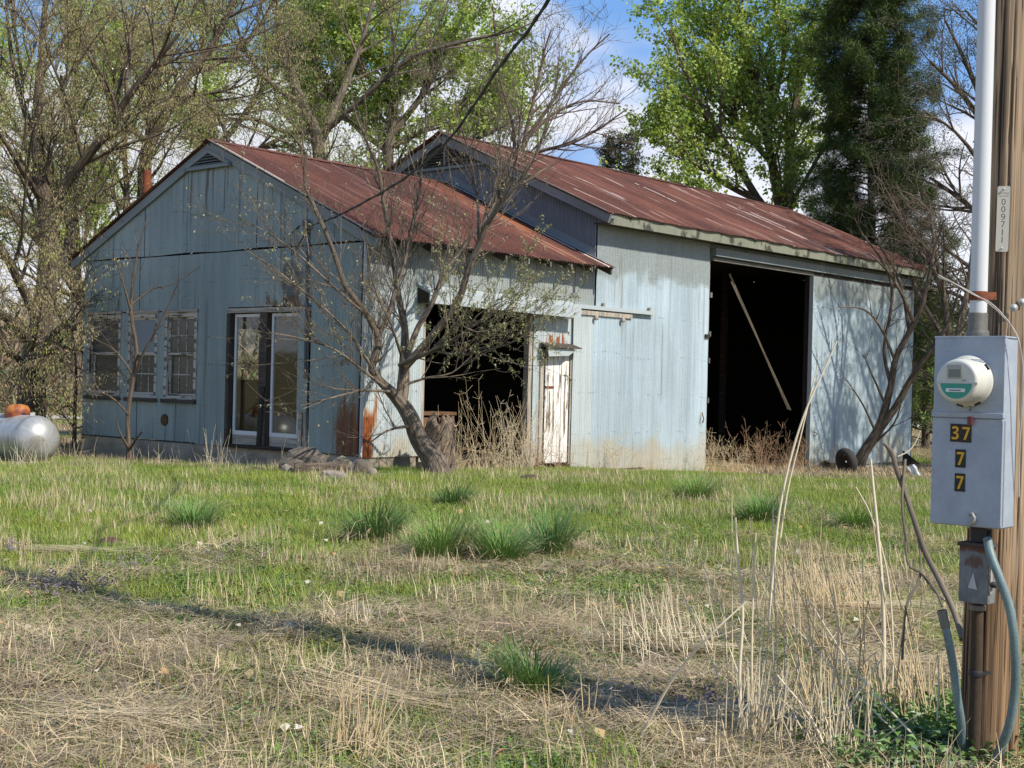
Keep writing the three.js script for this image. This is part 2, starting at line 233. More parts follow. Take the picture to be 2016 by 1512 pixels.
function roofTex(w, h, dom, pale, orange, seed, joints = []) {
  const lines = []; const R = rng(seed); for (let i = 0; i < (dom[1] - dom[0]) * 2.2; i++) lines.push([dom[0] + R() * (dom[1] - dom[0]), 0.012 + R() * 0.03, R() * 50, R()]);
  return tex(w, h, (u, v) => {
    const a = lerp(dom[0], dom[1], u), s = lerp(dom[2], dom[3], v), n = fbm(a * 0.8, s * 0.8, 5, seed + 1), st = fbm(a * 13, s * 0.35, 4, seed + 2), gr = fbm(a * 30, s * 30, 2, seed + 3), k = Math.floor(a / 0.66);
    let c = mix3(mix3([102, 60, 46], [82, 48, 38], sst(0.3, 0.7, n)), [118, 74, 55], sst(0.5, 0.8, st) * 0.5); const d = (gr - 0.5) * 26 + (hash(k, 3, seed) - 0.5) * 14; c = [c[0] + d, c[1] + d * 0.8, c[2] + d * 0.75];
    c = mix3(c, [170, 98, 52], orange(a, s) * sst(0.4, 0.65, fbm(a * 6, s * 0.8, 4, seed + 9)));
    let p = sst(0.66, 0.8, fbm(a * 9, s * 0.45, 4, seed + 21)) * 0.35 * pale;
    for (const [la, lw, ls, lk] of lines) { const q = Math.abs(a - la); if (q < lw) p = Math.max(p, sst(0.50, 0.62, fbm(s * 0.9 + ls, la * 7, 4, seed + 30) + (lk - 0.5) * 0.16) * sst(lw, lw * 0.35, q) * pale * (0.55 + 0.4 * vn(s * 30, a * 60, 3))); }
    for (const [ja, s0, s1] of joints) p = Math.max(p, sst(0.034, 0.018, Math.abs(a - ja)) * (s > s0 && s < s1 ? 0.95 : 0) * sst(0.18, 0.3, vn(s * 5, ja * 9, 2)));
    return mix3(c, [214, 200, 190], p);
  }, { wrap: false });
}
const DOMW = [-0.4, 6.3, 0, 5.0], DOMB = [5.4, 20.4, 0, 5.0];
const workRoof = std({ map: roofTex(900, 600, DOMW, 0.6, (a, s) => sst(4.6, 5.9, a) * 0.9, 300, [[2.70, 0.1, 2.7], [5.22, 1.6, 4.8], [5.86, 3.0, 4.9], [-0.02, 0.05, 2.2]]), roughness: 0.85 }), barnRoof = std({ map: roofTex(1800, 600, DOMB, 1, () => 0.05, 400, [[5.9, 0, 5], [9.4, 0.6, 1.6], [11.2, 1.2, 2.5], [13.6, 0.4, 1.4], [8.1, 2.2, 3.4], [15.3, 1.5, 3.0], [17.2, 0.5, 2.2]]), roughness: 0.85 });
const barnGable = std({ map: tex(512, 512, (u, v) => { const g = tn(u, v, 4, 3, 2, 5), s = tn(u, v, 40, 3, 9, 4), c = (g - 0.5) * 24 + (s - 0.5) * 22; return [104 + c, 113 + c, 119 + c]; }), roughness: 0.5, metalness: 0.12 });
barnGable.map.repeat.set(4, 3);

// ================================================================ the front workshop
const SL = 0.436, BETA = Math.atan(SL);
const shop = thing('workshop', 'low corrugated metal workshop with three windows and glass doors in its shaded gable', 'workshop', fromAB(0, 0, 0).toArray(), TURN);
{
  const G = (u, v, w) => [-w, v, -u], Rw = (u, v, w) => [u, v, w], RID = 5.70, MID = 4.03, roofY = (b) => RID - SL * Math.abs(b - MID);
  // footing, in three runs of concrete
  new Geo().box(0.02, 0.20, -0.7, 0.275, -8.04, -0.02).mesh('foundation', concrete, shop); new Geo().box(0.202, 1.30, -0.7, 0.265, -0.20, -0.02).mesh('foundation', concrete, shop);
  new Geo().box(0.21, 6.0, -0.7, 0.16, -8.0, -0.21).mesh('floor_slab', std({ color: rgb(0.10, 0.09, 0.08), map: concreteTex, roughness: 1 }), shop);
  // gable: lower tier cut round windows and doors, upper tier lapped over it
  const W = 0.66, lo = { dom: DOMG, flip: true, gap: 0.011 }, top = (b) => roofY(b) - 0.10, seam = (b) => 3.725 + 0.010 * Math.sin(b * 3);
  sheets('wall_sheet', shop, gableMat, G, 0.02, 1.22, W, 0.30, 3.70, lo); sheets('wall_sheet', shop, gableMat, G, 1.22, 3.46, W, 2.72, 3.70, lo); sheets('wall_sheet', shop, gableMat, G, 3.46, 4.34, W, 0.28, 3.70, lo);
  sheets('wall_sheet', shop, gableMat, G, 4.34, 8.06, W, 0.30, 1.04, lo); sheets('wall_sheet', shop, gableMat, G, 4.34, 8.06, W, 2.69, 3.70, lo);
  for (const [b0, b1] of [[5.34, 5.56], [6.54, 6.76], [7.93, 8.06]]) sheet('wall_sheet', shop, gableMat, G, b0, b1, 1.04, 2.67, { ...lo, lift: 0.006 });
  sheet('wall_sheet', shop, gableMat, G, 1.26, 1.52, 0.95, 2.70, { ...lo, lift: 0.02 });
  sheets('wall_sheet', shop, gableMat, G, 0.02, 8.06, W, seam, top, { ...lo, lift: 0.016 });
  sheet('hatch', shop, gableMat, G, 3.62, 4.60, 4.42, 5.17, { ...lo, lift: 0.03 }); sheet('patch_sheet', shop, gableMat, G, 1.5, 2.5, 4.28, 4.30, { ...lo, lift: 0.035, amp: 0.001 }); sheet('patch_sheet', shop, gableMat, G, 3.75, 4.35, 4.37, 4.41, { ...lo, lift: 0.032 });
  // rake boards
  for (const s of [-1, 1]) { const e = s < 0 ? -0.42 : 8.50; new Geo().bar([-0.055, RID - 0.115, -MID], [-0.055, roofY(e) - 0.115, -e], 0.16, 0.05, [1, 0, 0]).mesh('rake_trim', blueTrim, shop); }
  // louvre
  const fr = new Geo(), tri = [[4.76, 5.23], [3.38, 5.23], [4.04, 5.51]]; for (let i = 0; i < 3; i++) { const a = tri[i], b = tri[(i + 1) % 3]; fr.bar([-0.085, a[1], -a[0]], [-0.085, b[1], -b[0]], 0.06, 0.05, [1, 0, 0]); }
  const lv = fr.mesh('vent_frame', blueTrim, shop); tag(lv, 'triangular vent under the ridge');
  new Geo().poly([[3.5, 5.26], [4.66, 5.26], [4.04, 5.48]], 0.036, 0.04, G).mesh('vent_backing', darkWood, lv);
  for (let k = 0; k < 4; k++) { const y = 5.285 + k * 0.05, h = (5.49 - y) / 0.25 * 0.64; new Geo().bar([-0.075, y, -(4.05 - h)], [-0.075, y, -(4.05 + h)], 0.045, 0.008, [-0.6, 0.8, 0]).mesh('vent_slat', blueTrim, lv); }
  // windows
  const wins = [[6.78, 7.92, 'screen'], [5.57, 6.52, 'board'], [4.35, 5.33, 'full']];
  for (const [b0, b1, kind] of wins) {
    const y0 = 1.07, y1 = 2.65, f = new Geo(), t = 0.075;
    f.box(-0.02, 0.10, y0, y1, -b0 - t, -b0); f.box(-0.02, 0.10, y0, y1, -b1, -b1 + t); f.box(-0.022, 0.10, y1 - t, y1 + 0.002, -b1 + t, -b0 - t); f.box(-0.015, 0.10, y0, y0 + 0.06, -b1 + t, -b0 - t);
    const win = f.mesh('window', sashPaint, shop); tag(win, kind === 'screen' ? 'window with torn insect screen and crooked sash' : kind === 'board' ? 'window whose upper sash is boarded grey' : 'window with six panes in each sash');
    new Geo().box(-0.075, 0.02, y0 - 0.07, y0 - 0.002, -b1 - 0.03, -b0 + 0.03).mesh('sill', rotWood, win); new Geo().box(-0.05, 0.0, y1 + 0.004, y1 + 0.06, -b1 - 0.04, -b0 + 0.04).mesh('drip_cap', greyWood, win);
    const i0 = b0 + t, i1 = b1 - t, ym = (y0 + y1) / 2 + 0.02, xs = [0.035, 0.065];
    for (const [lo_, hi_, x] of [[ym, y1 - t, xs[0]], [y0 + 0.06, ym + 0.03, xs[1]]]) {
      const s = new Geo(), r = 0.045, shift = kind === 'screen' && x === xs[1] ? 0.05 : 0; s.box(x - 0.015, x + 0.015, lo_, hi_, -i0 - r - 0, -i0); s.box(x - 0.015, x + 0.015, lo_, hi_, -i1 + shift, -i1 + r + shift); s.box(x - 0.0152, x + 0.0152, hi_ - r, hi_, -i1 + r, -i0 - r); s.box(x - 0.0152, x + 0.0152, lo_, lo_ + r, -i1 + r, -i0 - r);
      const w = (i1 - i0 - 2 * r) / 3, hh = (hi_ - lo_ - 2 * r) / 2;
      if (kind !== 'screen' && !(kind === 'board' && x === xs[0])) { for (const k of [1, 2]) s.box(x - 0.01, x + 0.01, lo_ + r, hi_ - r, -i0 - r - k * w - 0.01, -i0 - r - k * w + 0.01); s.box(x - 0.0085, x + 0.0085, lo_ + r + hh - 0.01, lo_ + r + hh + 0.01, -i1 + r, -i0 - r); }
      s.mesh('sash', sashPaint, win);
      if (kind === 'board' && x === xs[0]) new Geo().box(x - 0.005, x + 0.005, lo_ + r, hi_ - r, -i1 + r, -i0 - r).mesh('boarded_pane', std({ color: rgb(0.20, 0.24, 0.26), roughness: 0.6 }), win);
      else if (kind === 'screen') new Geo().box(x - 0.002, x + 0.002, lo_ + r, hi_ - r, -i1 + r, -i0 - r).mesh('pane', dirtyGlass, win);
      else for (let p = 0; p < 3; p++) for (let q = 0; q < 2; q++) new Geo().box(x - 0.002, x + 0.002, lo_ + r + q * hh + 0.008, lo_ + r + (q + 1) * hh - 0.008, -i0 - r - (p + 1) * w + 0.008, -i0 - r - p * w - 0.008).mesh('pane', dirtyGlass, win);
    }
    const bl = new Geo(); for (let k = 0; k < 44; k++) { const y = y0 + 0.08 + k * 0.034; if (y < y1 - 0.1 && !(kind === 'full' && y > ym)) bl.bar([0.13, y, -i0 - 0.02 - 0.02 * Math.sin(k)], [0.13, y + 0.012 * Math.sin(k * 1.7), -i1 + 0.02], 0.03, 0.003, [0.5, 0.85, 0]); }
    const blind = bl.mesh('blind', std({ color: rgb(0.30, 0.28, 0.24), roughness: 0.8 }), win); blind.userData.kind = 'stuff';
  }
  // glass doors
  const d0 = 1.50, d1 = 3.44, H = 2.66;
  new Geo().box(-0.03, 0.12, 2.62, 2.70, -3.46, -1.24).mesh('door_header', greyWood, shop); new Geo().box(-0.035, 0.14, 0.28, 2.62, -3.46, -3.38).mesh('door_jamb', rotWood, shop);
  new Geo().box(-0.02, 0.14, 0.28, 2.62, -2.56, -2.36).mesh('door_post', rotWood, shop); new Geo().box(0.002, 0.13, 0.28, 2.62, -1.52, -1.42).mesh('door_jamb', greyWood, shop);
  new Geo().bar([-0.03, 0.30, -2.50], [-0.03, 1.35, -2.42], 0.10, 0.03, [1, 0, 0]).mesh('charred_board', darkWood, shop); new Geo().box(-0.06, 0.16, 0.276, 0.33, -3.45, -1.23).mesh('threshold', darkWood, shop);
  new Geo().bar([-0.005, 0.33, -1.30], [-0.005, 0.98, -1.32], 0.07, 0.05, [1, 0, 0]).mesh('door_stub', greyWood, shop);
  for (const [b0, b1] of [[2.57, 3.32], [1.54, 2.30]]) {
    const f = new Geo(), t = 0.05; f.box(0.04, 0.08, 0.50, 2.60, -b1, -b1 + t); f.box(0.04, 0.08, 0.50, 2.60, -b0 - t, -b0); f.box(0.039, 0.081, 2.55, 2.60, -b1 + t, -b0 - t); f.box(0.039, 0.081, 0.50, 0.57, -b1 + t, -b0 - t);
    const dr = f.mesh('glass_door', whiteFrame, shop); new Geo().box(0.058, 0.062, 0.57, 2.55, -b1 + t, -b0 - t).mesh('pane', glass, dr); new Geo().box(0.045, 0.075, 0.335, 0.498, -b1, -b0).mesh('kick_board', greyWood, dr);
  }
  // round rusty cap, conduit and service head on the gable
  new Geo().lathe([[0, 0.045], [0.09, 0.04], [0.105, 0.03], [0.11, 0.0]], [0, 0.68, -5.28], [-1, 0, 0], 20).mesh('round_cap', std({ color: rgb(0.42, 0.21, 0.04), map: concreteTex, roughness: 0.8 }), shop);
  new Geo().tube([V(-0.07, 4.0, -1.30), V(-0.07, 3.2, -1.285), V(-0.07, 1.5, -1.27)], 0.028, 8).mesh('conduit', std({ color: rgb(0.10, 0.11, 0.12), roughness: 0.7 }), shop);
  new Geo().lathe([[0, 0.2], [0.05, 0.19], [0.075, 0.12], [0.06, 0.02], [0.03, 0]], [-0.08, 3.95, -1.30], [-0.25, 1, 0], 12).mesh('service_head', std({ color: rgb(0.12, 0.13, 0.14), roughness: 0.7 }), shop);
  new Geo().tube([V(-0.03, 4.05, -1.55), V(-0.1, 3.9, -1.7), V(-0.09, 3.55, -1.66), V(-0.09, 3.72, -1.5), V(-0.08, 3.9, -1.35)], 0.012, 5).mesh('loose_cable', std({ color: rgb(0.03, 0.03, 0.03) }), shop);
  // sunny long wall
  const rw = { dom: DOMR }, eaveTop = 3.84;
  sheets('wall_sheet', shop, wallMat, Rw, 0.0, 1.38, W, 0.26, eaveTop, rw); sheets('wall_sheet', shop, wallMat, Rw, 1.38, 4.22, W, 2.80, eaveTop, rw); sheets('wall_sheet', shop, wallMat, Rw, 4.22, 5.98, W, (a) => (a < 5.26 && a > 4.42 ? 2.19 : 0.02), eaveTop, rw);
  new Geo().box(-0.012, 0.028, 0.27, 3.84, 0.016, 0.05).mesh('corner_trim', paleMetal, shop);
  new Geo().box(1.36, 1.46, 0.16, 2.80, -0.14, -0.02).mesh('opening_post', greyWood, shop); new Geo().box(4.12, 4.24, 0.16, 2.80, -0.14, -0.02).mesh('opening_post', greyWood, shop);
  // track hood over the opening: sloped top, upright front
  new Geo().poly([[0.02, 3.10], [0.30, 2.98], [0.30, 2.78], [0.285, 2.78], [0.02, 3.05]], 1.22, 5.22, (z, y, x) => [x, y - 0.012 * (x - 1.2) + 0.02, z]).mesh('track_hood', paleMetal, shop);
  new Geo().poly([[0.03, 3.06], [0.285, 2.96], [0.285, 2.80], [0.03, 2.80]], 1.205, 1.218, (z, y, x) => [x, y, z]).mesh('hood_end', darkWood, shop);
  new Geo().box(5.24, 7.82, 2.955, 3.03, 0.03, 0.13).mesh('door_rail', paleMetal, shop); new Geo().box(5.24, 7.1, 2.845, 2.93, 0.075, 0.10).mesh('rail_board', greyWood, shop);
  for (const x of [6.2, 7.72]) { new Geo().box(x - 0.03, x + 0.03, 3.032, 3.10, 0.03, 0.09).mesh('rail_bracket', greyWood, shop); } for (const x of [5.9, 6.75]) new Geo().lathe([[0, -0.02], [0.045, -0.02], [0.045, 0.02], [0, 0.02]], [x, 2.80, 0.13], [0, 0, 1], 12).mesh('rail_roller', greyWood, shop);
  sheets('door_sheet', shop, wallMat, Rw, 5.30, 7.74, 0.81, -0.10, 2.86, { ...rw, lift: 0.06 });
  // small peeling door with its rusty flashing
  const pd = new Geo().box(4.56, 5.24, 0.06, 2.14, -0.02, 0.02).mesh('side_door', peel, shop); tag(pd, 'narrow plank door with flaking white paint'); new Geo().box(4.56, 4.80, 1.44, 1.48, 0.022, 0.035).mesh('latch', rustMat, pd); for (const x of [4.79, 5.02]) new Geo().box(x - 0.006, x + 0.006, 0.06, 2.14, 0.021, 0.026).mesh('batten', greyWood, pd);
  new Geo().box(4.40, 4.50, 0.05, 2.16, -0.05, 0.03).mesh('side_door_jamb', greyWood, shop); new Geo().box(5.26, 5.31, 0.02, 2.16, -0.04, 0.04).mesh('side_door_jamb', greyWood, shop);
  new Geo().poly([[0.02, 2.28], [0.26, 2.20], [0.26, 2.18], [0.02, 2.26]], 4.36, 5.32, (z, y, x) => [x, y, z]).mesh('door_awning', rotWood, shop); new Geo().poly([[4.38, 2.18], [4.42, 2.02], [5.0, 2.05], [5.22, 2.17]], 0.20, 0.21, (x, y, z) => [x, y, z]).mesh('awning_skirt', paleMetal, shop);
  // roof
  const up = { pitch: 0.076, amp: 0.010, seg: 8, rows: 7, dom: DOMW, warp: 0.02, gap: 0, edge: 0.006 };
  const F = (u, v, w) => [u, RID - v * Math.sin(BETA) + w * Math.cos(BETA), -MID + v * Math.cos(BETA) + w * Math.sin(BETA)], B = (u, v, w) => [u, RID - v * Math.sin(BETA) + w * Math.cos(BETA), -MID - v * Math.cos(BETA) - w * Math.sin(BETA)];
  sheets('roof_sheet', shop, workRoof, F, -0.14, 6.06, 0.62, 0, (a) => 4.86 + 0.02 * Math.sin(Math.floor(a / 0.62) * 2.3), { ...up, flip: true }); sheets('roof_sheet', shop, workRoof, B, -0.14, 5.95, 1.2, 0, 4.9, { ...up, seg: 6 });
  new Geo().bar([-0.15, RID + 0.0, -MID + 0.06], [6.0, RID - 0.005, -MID + 0.06], 0.14, 0.006, [0, 1, 0.43]).mesh('ridge_cap', workRoof, shop); new Geo().bar([-0.15, RID + 0.0, -MID - 0.06], [6.0, RID - 0.005, -MID - 0.06], 0.14, 0.006, [0, 1, -0.43]).mesh('ridge_cap', workRoof, shop);
  new Geo().bar([-0.135, RID + 0.0, -MID + 0.05], [-0.135, roofY(-0.40) + 0.024, 0.40], 0.05, 0.012, [0, 1, 0.43]).mesh('roof_edge_strip', whiteTrim, shop);
  for (let k = 0; k < 11; k++) { const x = -0.05 + k * 0.603; new Geo().bar([x, roofY(0.35) - 0.10, -0.35], [x, roofY(-0.39) - 0.10, 0.39], 0.05, 0.11, [0, 1, 0]).mesh('rafter_tail', rotWood, shop); new Geo().box(x - 0.019, x + 0.019, roofY(-0.39) - 0.15, roofY(-0.39) - 0.055, 0.392, 0.41).mesh('tail_tip', whiteTrim, shop); }
  new Geo().bar([-0.1, roofY(-0.2) - 0.032, 0.2], [6.04, roofY(-0.2) - 0.032, 0.2], 0.42, 0.02, [0, 1, 0.43]).mesh('eave_board', darkWood, shop);
  // stove pipe through the back slope
  new Geo().tube([V(0.8, 4.1, -7.25), V(0.8, 5.55, -7.25)], 0.085, 14).mesh('stove_pipe', rustMat, shop);
  // back wall, and dark liner boxes added to keep the inside black
  sheets('wall_sheet', shop, gableMat, (u, v, w) => [u, v, -8.06 - w], 0, 3.5, 1.8, 0.2, 3.84, { dom: DOMG }); sheets('wall_sheet', shop, gableMat, (u, v, w) => [u, v, -8.06 - w], 4.5, 6, 1.8, 0.2, 3.84, { dom: DOMG }); sheet('wall_sheet', shop, gableMat, (u, v, w) => [u, v, -8.06 - w], 3.5, 4.5, 0.2, 1.45, { dom: DOMG }); sheet('wall_sheet', shop, gableMat, (u, v, w) => [u, v, -8.06 - w], 3.5, 4.5, 2.55, 3.84, { dom: DOMG });
  new Geo().box(0.16, 0.18, 0.3, 1.0, -7.9, -3.5).mesh('added_liner', inside, shop); new Geo().box(0.161, 0.181, 2.75, 3.7, -7.9, -0.1).mesh('added_liner', inside, shop);
    new Geo().box(0.2, 3.5, 0.2, 3.8, -7.99, -7.96).mesh('added_liner', inside, shop); new Geo().box(4.5, 5.9, 0.2, 3.8, -7.99, -7.96).mesh('added_liner', inside, shop); new Geo().box(3.51, 4.49, 0.2, 1.45, -7.988, -7.962).mesh('added_liner', inside, shop); new Geo().box(3.51, 4.49, 2.55, 3.8, -7.988, -7.962).mesh('added_liner', inside, shop);
  new Geo().box(5.93, 5.955, 0.2, 3.8, -7.95, -0.1).mesh('added_liner', inside, shop); new Geo().box(0.2, 5.9, 3.72, 3.74, -7.94, -0.1).mesh('added_liner_top', inside, shop); new Geo().box(4.26, 5.92, 0.17, 3.7, -0.2, -0.17).mesh('added_liner', inside, shop);
}

// ================================================================ the tall barn behind
const barn = thing('barn', 'tall corrugated metal barn with rust red roof and dark open sliding doorway', 'barn', fromAB(6, 0, 0).toArray(), TURN);
{
  const A0 = 6, L = 13.7, Rw = (u, v, w) => [u - A0, v, w], G = (u, v, w) => [-w, v, -u], RID = 6.74, MID = 4.05, roofY = (b) => RID - SL * Math.abs(b - MID), rw = { dom: DOMR };
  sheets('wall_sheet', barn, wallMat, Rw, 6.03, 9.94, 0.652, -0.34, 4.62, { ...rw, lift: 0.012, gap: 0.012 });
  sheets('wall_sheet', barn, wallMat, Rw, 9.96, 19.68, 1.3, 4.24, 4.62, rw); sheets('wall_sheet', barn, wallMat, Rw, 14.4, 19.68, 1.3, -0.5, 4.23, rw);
  new Geo().box(3.86, 3.97, -0.4, 4.24, -0.12, 0.0).mesh('door_post', greyWood, barn); new Geo().box(8.25, 8.36, -0.5, 4.24, -0.13, -0.01).mesh('door_post', darkWood, barn);
  for (const [y, s] of [[3.45, 0.05], [2.62, 0.04], [2.05, 0.03], [1.2, 0.03], [0.1, 0.035]]) new Geo().box(3.955, 3.96 + s * 1.6, y, y + 0.11, 0.0, 0.03).mesh('nailer_block', whiteTrim, barn);
  new Geo().tube([V(3.72, 1.0, 0.05), V(3.70, 0.86, 0.11), V(3.74, 0.78, 0.06)], 0.012, 5).mesh('door_pull', rustMat, barn); new Geo().box(3.78, 3.93, 2.58, 2.66, 0.03, 0.06).mesh('hinge_strap', darkWood, barn);
  // right sliding door on its track
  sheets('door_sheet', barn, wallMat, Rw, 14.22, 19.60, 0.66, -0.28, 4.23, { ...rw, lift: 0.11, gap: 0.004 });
  new Geo().box(8.20, 8.235, -0.28, 4.22, 0.02, 0.125).mesh('door_edge', paleMetal, barn); new Geo().box(13.605, 13.64, -0.28, 4.22, 0.02, 0.12).mesh('door_edge', darkWood, barn);
  new Geo().box(3.93, 13.66, 4.33, 4.50, 0.03, 0.17).mesh('track_cover', blueTrim, barn); new Geo().box(3.97, 8.30, 4.235, 4.30, 0.02, 0.09).mesh('door_header', whiteTrim, barn); new Geo().box(8.305, 13.62, 4.235, 4.31, 0.02, 0.10).mesh('track', darkWood, barn);
  new Geo().tube([V(8.36, 0.55, 0.13), V(8.44, 0.50, 0.2), V(8.38, 0.44, 0.13)], 0.012, 5).mesh('door_pull', rustMat, barn);
  // gable above the workshop roof, with its louvre
  const top = (b) => roofY(b) - 0.10;
  sheets('gable_sheet', barn, barnGable, G, 0.0, 8.1, 0.81, 3.2, top, { pitch: 0.072, amp: 0.016, seg: 8, rows: 4, dom: [0, 8.1, 3, 6.8], flip: true, gap: 0.004 });
  sheet('gable_sheet', barn, barnGable, G, -0.36, -0.01, 4.58, (b) => roofY(b) - 0.12, { pitch: 0.068, amp: 0.008, seg: 6, rows: 2, dom: [0, 8.1, 3, 6.8], flip: true });
  sheet('wall_sheet', barn, barnGable, (u, v, w) => [w, v, -u], 0.02, 8.1, -0.6, 3.2, { dom: [0, 8.1, 3, 6.8], pitch: 0.068, amp: 0.008, rows: 2 });
  for (const s of [-1, 1]) { const e = s < 0 ? -0.44 : 8.54; new Geo().bar([-0.16, RID - 0.115, -MID], [-0.16, roofY(e) - 0.115, -e], 0.16, 0.05, [1, 0, 0]).mesh('rake_trim', blueTrim, barn); new Geo().bar([-0.07, RID - 0.10, -MID], [-0.07, roofY(e) - 0.10, -e], 0.03, 0.13, [1, 0, 0]).mesh('rake_soffit', blueTrim, barn); }
  const tri = [[5.30, 6.02], [2.78, 6.02], [4.05, 6.54]], fr = new Geo(); for (let i = 0; i < 3; i++) { const a = tri[i], b = tri[(i + 1) % 3]; fr.bar([-0.045, a[1], -a[0]], [-0.045, b[1], -b[0]], 0.06, 0.05, [1, 0, 0]); } fr.bar([-0.07, 6.08, -4.05], [-0.07, 6.53, -4.05], 0.05, 0.02, [1, 0, 0]);
  const lv = fr.mesh('vent_frame', blueTrim, barn); tag(lv, 'wide triangular vent with a centre post'); new Geo().poly([[2.85, 6.08], [5.22, 6.08], [4.05, 6.52]], 0.014, 0.019, G).mesh('vent_backing', darkWood, lv);
  for (let k = 0; k < 7; k++) { const y = 6.09 + k * 0.062, h = (6.54 - y) / 0.48 * 1.30; new Geo().bar([-0.042, y, -(4.05 - h)], [-0.042, y, -(4.05 + h)], 0.05, 0.009, [-0.6, 0.8, 0]).mesh('vent_slat', std({ color: rgb(0.30, 0.30, 0.28), map: woodTex }), lv); }
  new Geo().bar([-0.06, 5.72, -4.0], [-0.06, 3.86, 0.27], 0.10, 0.012, [0.3, 1, 0.43]).mesh('flashing', paleMetal, barn); new Geo().bar([-0.025, 5.83, -4.0], [-0.025, 4.06, 0.0], 0.14, 0.008, [1, 0, 0]).mesh('flashing', blueTrim, barn);
  // eave: fascia, soffit, roof
  new Geo().box(-0.10, 14.0, 4.575, 4.775, 0.385, 0.41).mesh('fascia', fasciaMat, barn); new Geo().box(-0.08, 13.98, 4.60, 4.62, 0.0, 0.384).mesh('soffit', std({ color: rgb(0.18, 0.18, 0.16), map: woodTex }), barn);
  const up = { pitch: 0.076, amp: 0.010, seg: 8, rows: 8, dom: DOMB, warp: 0.03, gap: 0, edge: 0.006 };
  const F = (u, v, w) => [u - A0, RID - v * Math.sin(BETA) + w * Math.cos(BETA), -MID + v * Math.cos(BETA) + w * Math.sin(BETA)], B = (u, v, w) => [u - A0, RID - v * Math.sin(BETA) + w * Math.cos(BETA), -MID - v * Math.cos(BETA) - w * Math.sin(BETA)];
  sheets('roof_sheet', barn, barnRoof, F, 5.72, 20.1, 0.65, 0, (a) => 4.92 + 0.012 * Math.sin(a * 7), { ...up, flip: true }); sheets('roof_sheet', barn, barnRoof, B, 5.72, 20.1, 1.8, 0, 4.92, { ...up, seg: 5 });
  for (const s of [-1, 1]) new Geo().bar([-0.28, RID + 0.0, -MID + s * 0.06], [14.1, RID + 0.0, -MID + s * 0.06], 0.14, 0.006, [0, 1, s * 0.43]).mesh('ridge_cap', barnRoof, barn);
  new Geo().bar([-0.27, RID + 0.0, -MID + 0.05], [-0.27, roofY(-0.42) + 0.024, 0.42], 0.06, 0.012, [0, 1, 0.43]).mesh('roof_edge_strip', whiteTrim, barn);
  // far end, back, inner posts; dark liner boxes added to keep the barn black
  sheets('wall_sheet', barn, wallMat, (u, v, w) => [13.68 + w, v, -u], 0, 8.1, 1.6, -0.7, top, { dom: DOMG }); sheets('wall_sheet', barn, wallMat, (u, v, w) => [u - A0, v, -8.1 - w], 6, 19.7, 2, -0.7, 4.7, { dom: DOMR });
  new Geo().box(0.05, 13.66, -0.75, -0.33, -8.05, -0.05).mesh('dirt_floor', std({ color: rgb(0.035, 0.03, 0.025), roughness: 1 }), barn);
  new Geo().box(0.06, 13.6, -0.32, 4.6, -8.04, -8.0).mesh('added_liner', inside, barn); new Geo().box(13.5, 13.54, -0.32, 4.6, -7.98, -0.2).mesh('added_liner', inside, barn); new Geo().box(0.06, 0.1, -0.32, 4.6, -7.98, -0.2).mesh('added_liner', inside, barn);
  new Geo().box(0.12, 3.84, -0.32, 4.5, -0.22, -0.18).mesh('added_liner', inside, barn); new Geo().box(8.4, 13.48, -0.32, 4.5, -0.22, -0.18).mesh('added_liner', inside, barn); new Geo().box(0.12, 13.48, 4.62, 4.66, -7.96, -0.05).mesh('added_loft_liner', inside, barn);
  for (const x of [2.5, 5.2, 8.0, 10.8]) new Geo().box(x, x + 0.14, -0.33, 4.6, -4.1, -3.96).mesh('inner_post', rotWood, barn);
  new Geo().bar([6.6, 4.5, -3.4], [7.9, 3.2, -3.9], 0.1, 0.05, [0, 0, 1]).mesh('knee_brace', rotWood, barn);
}

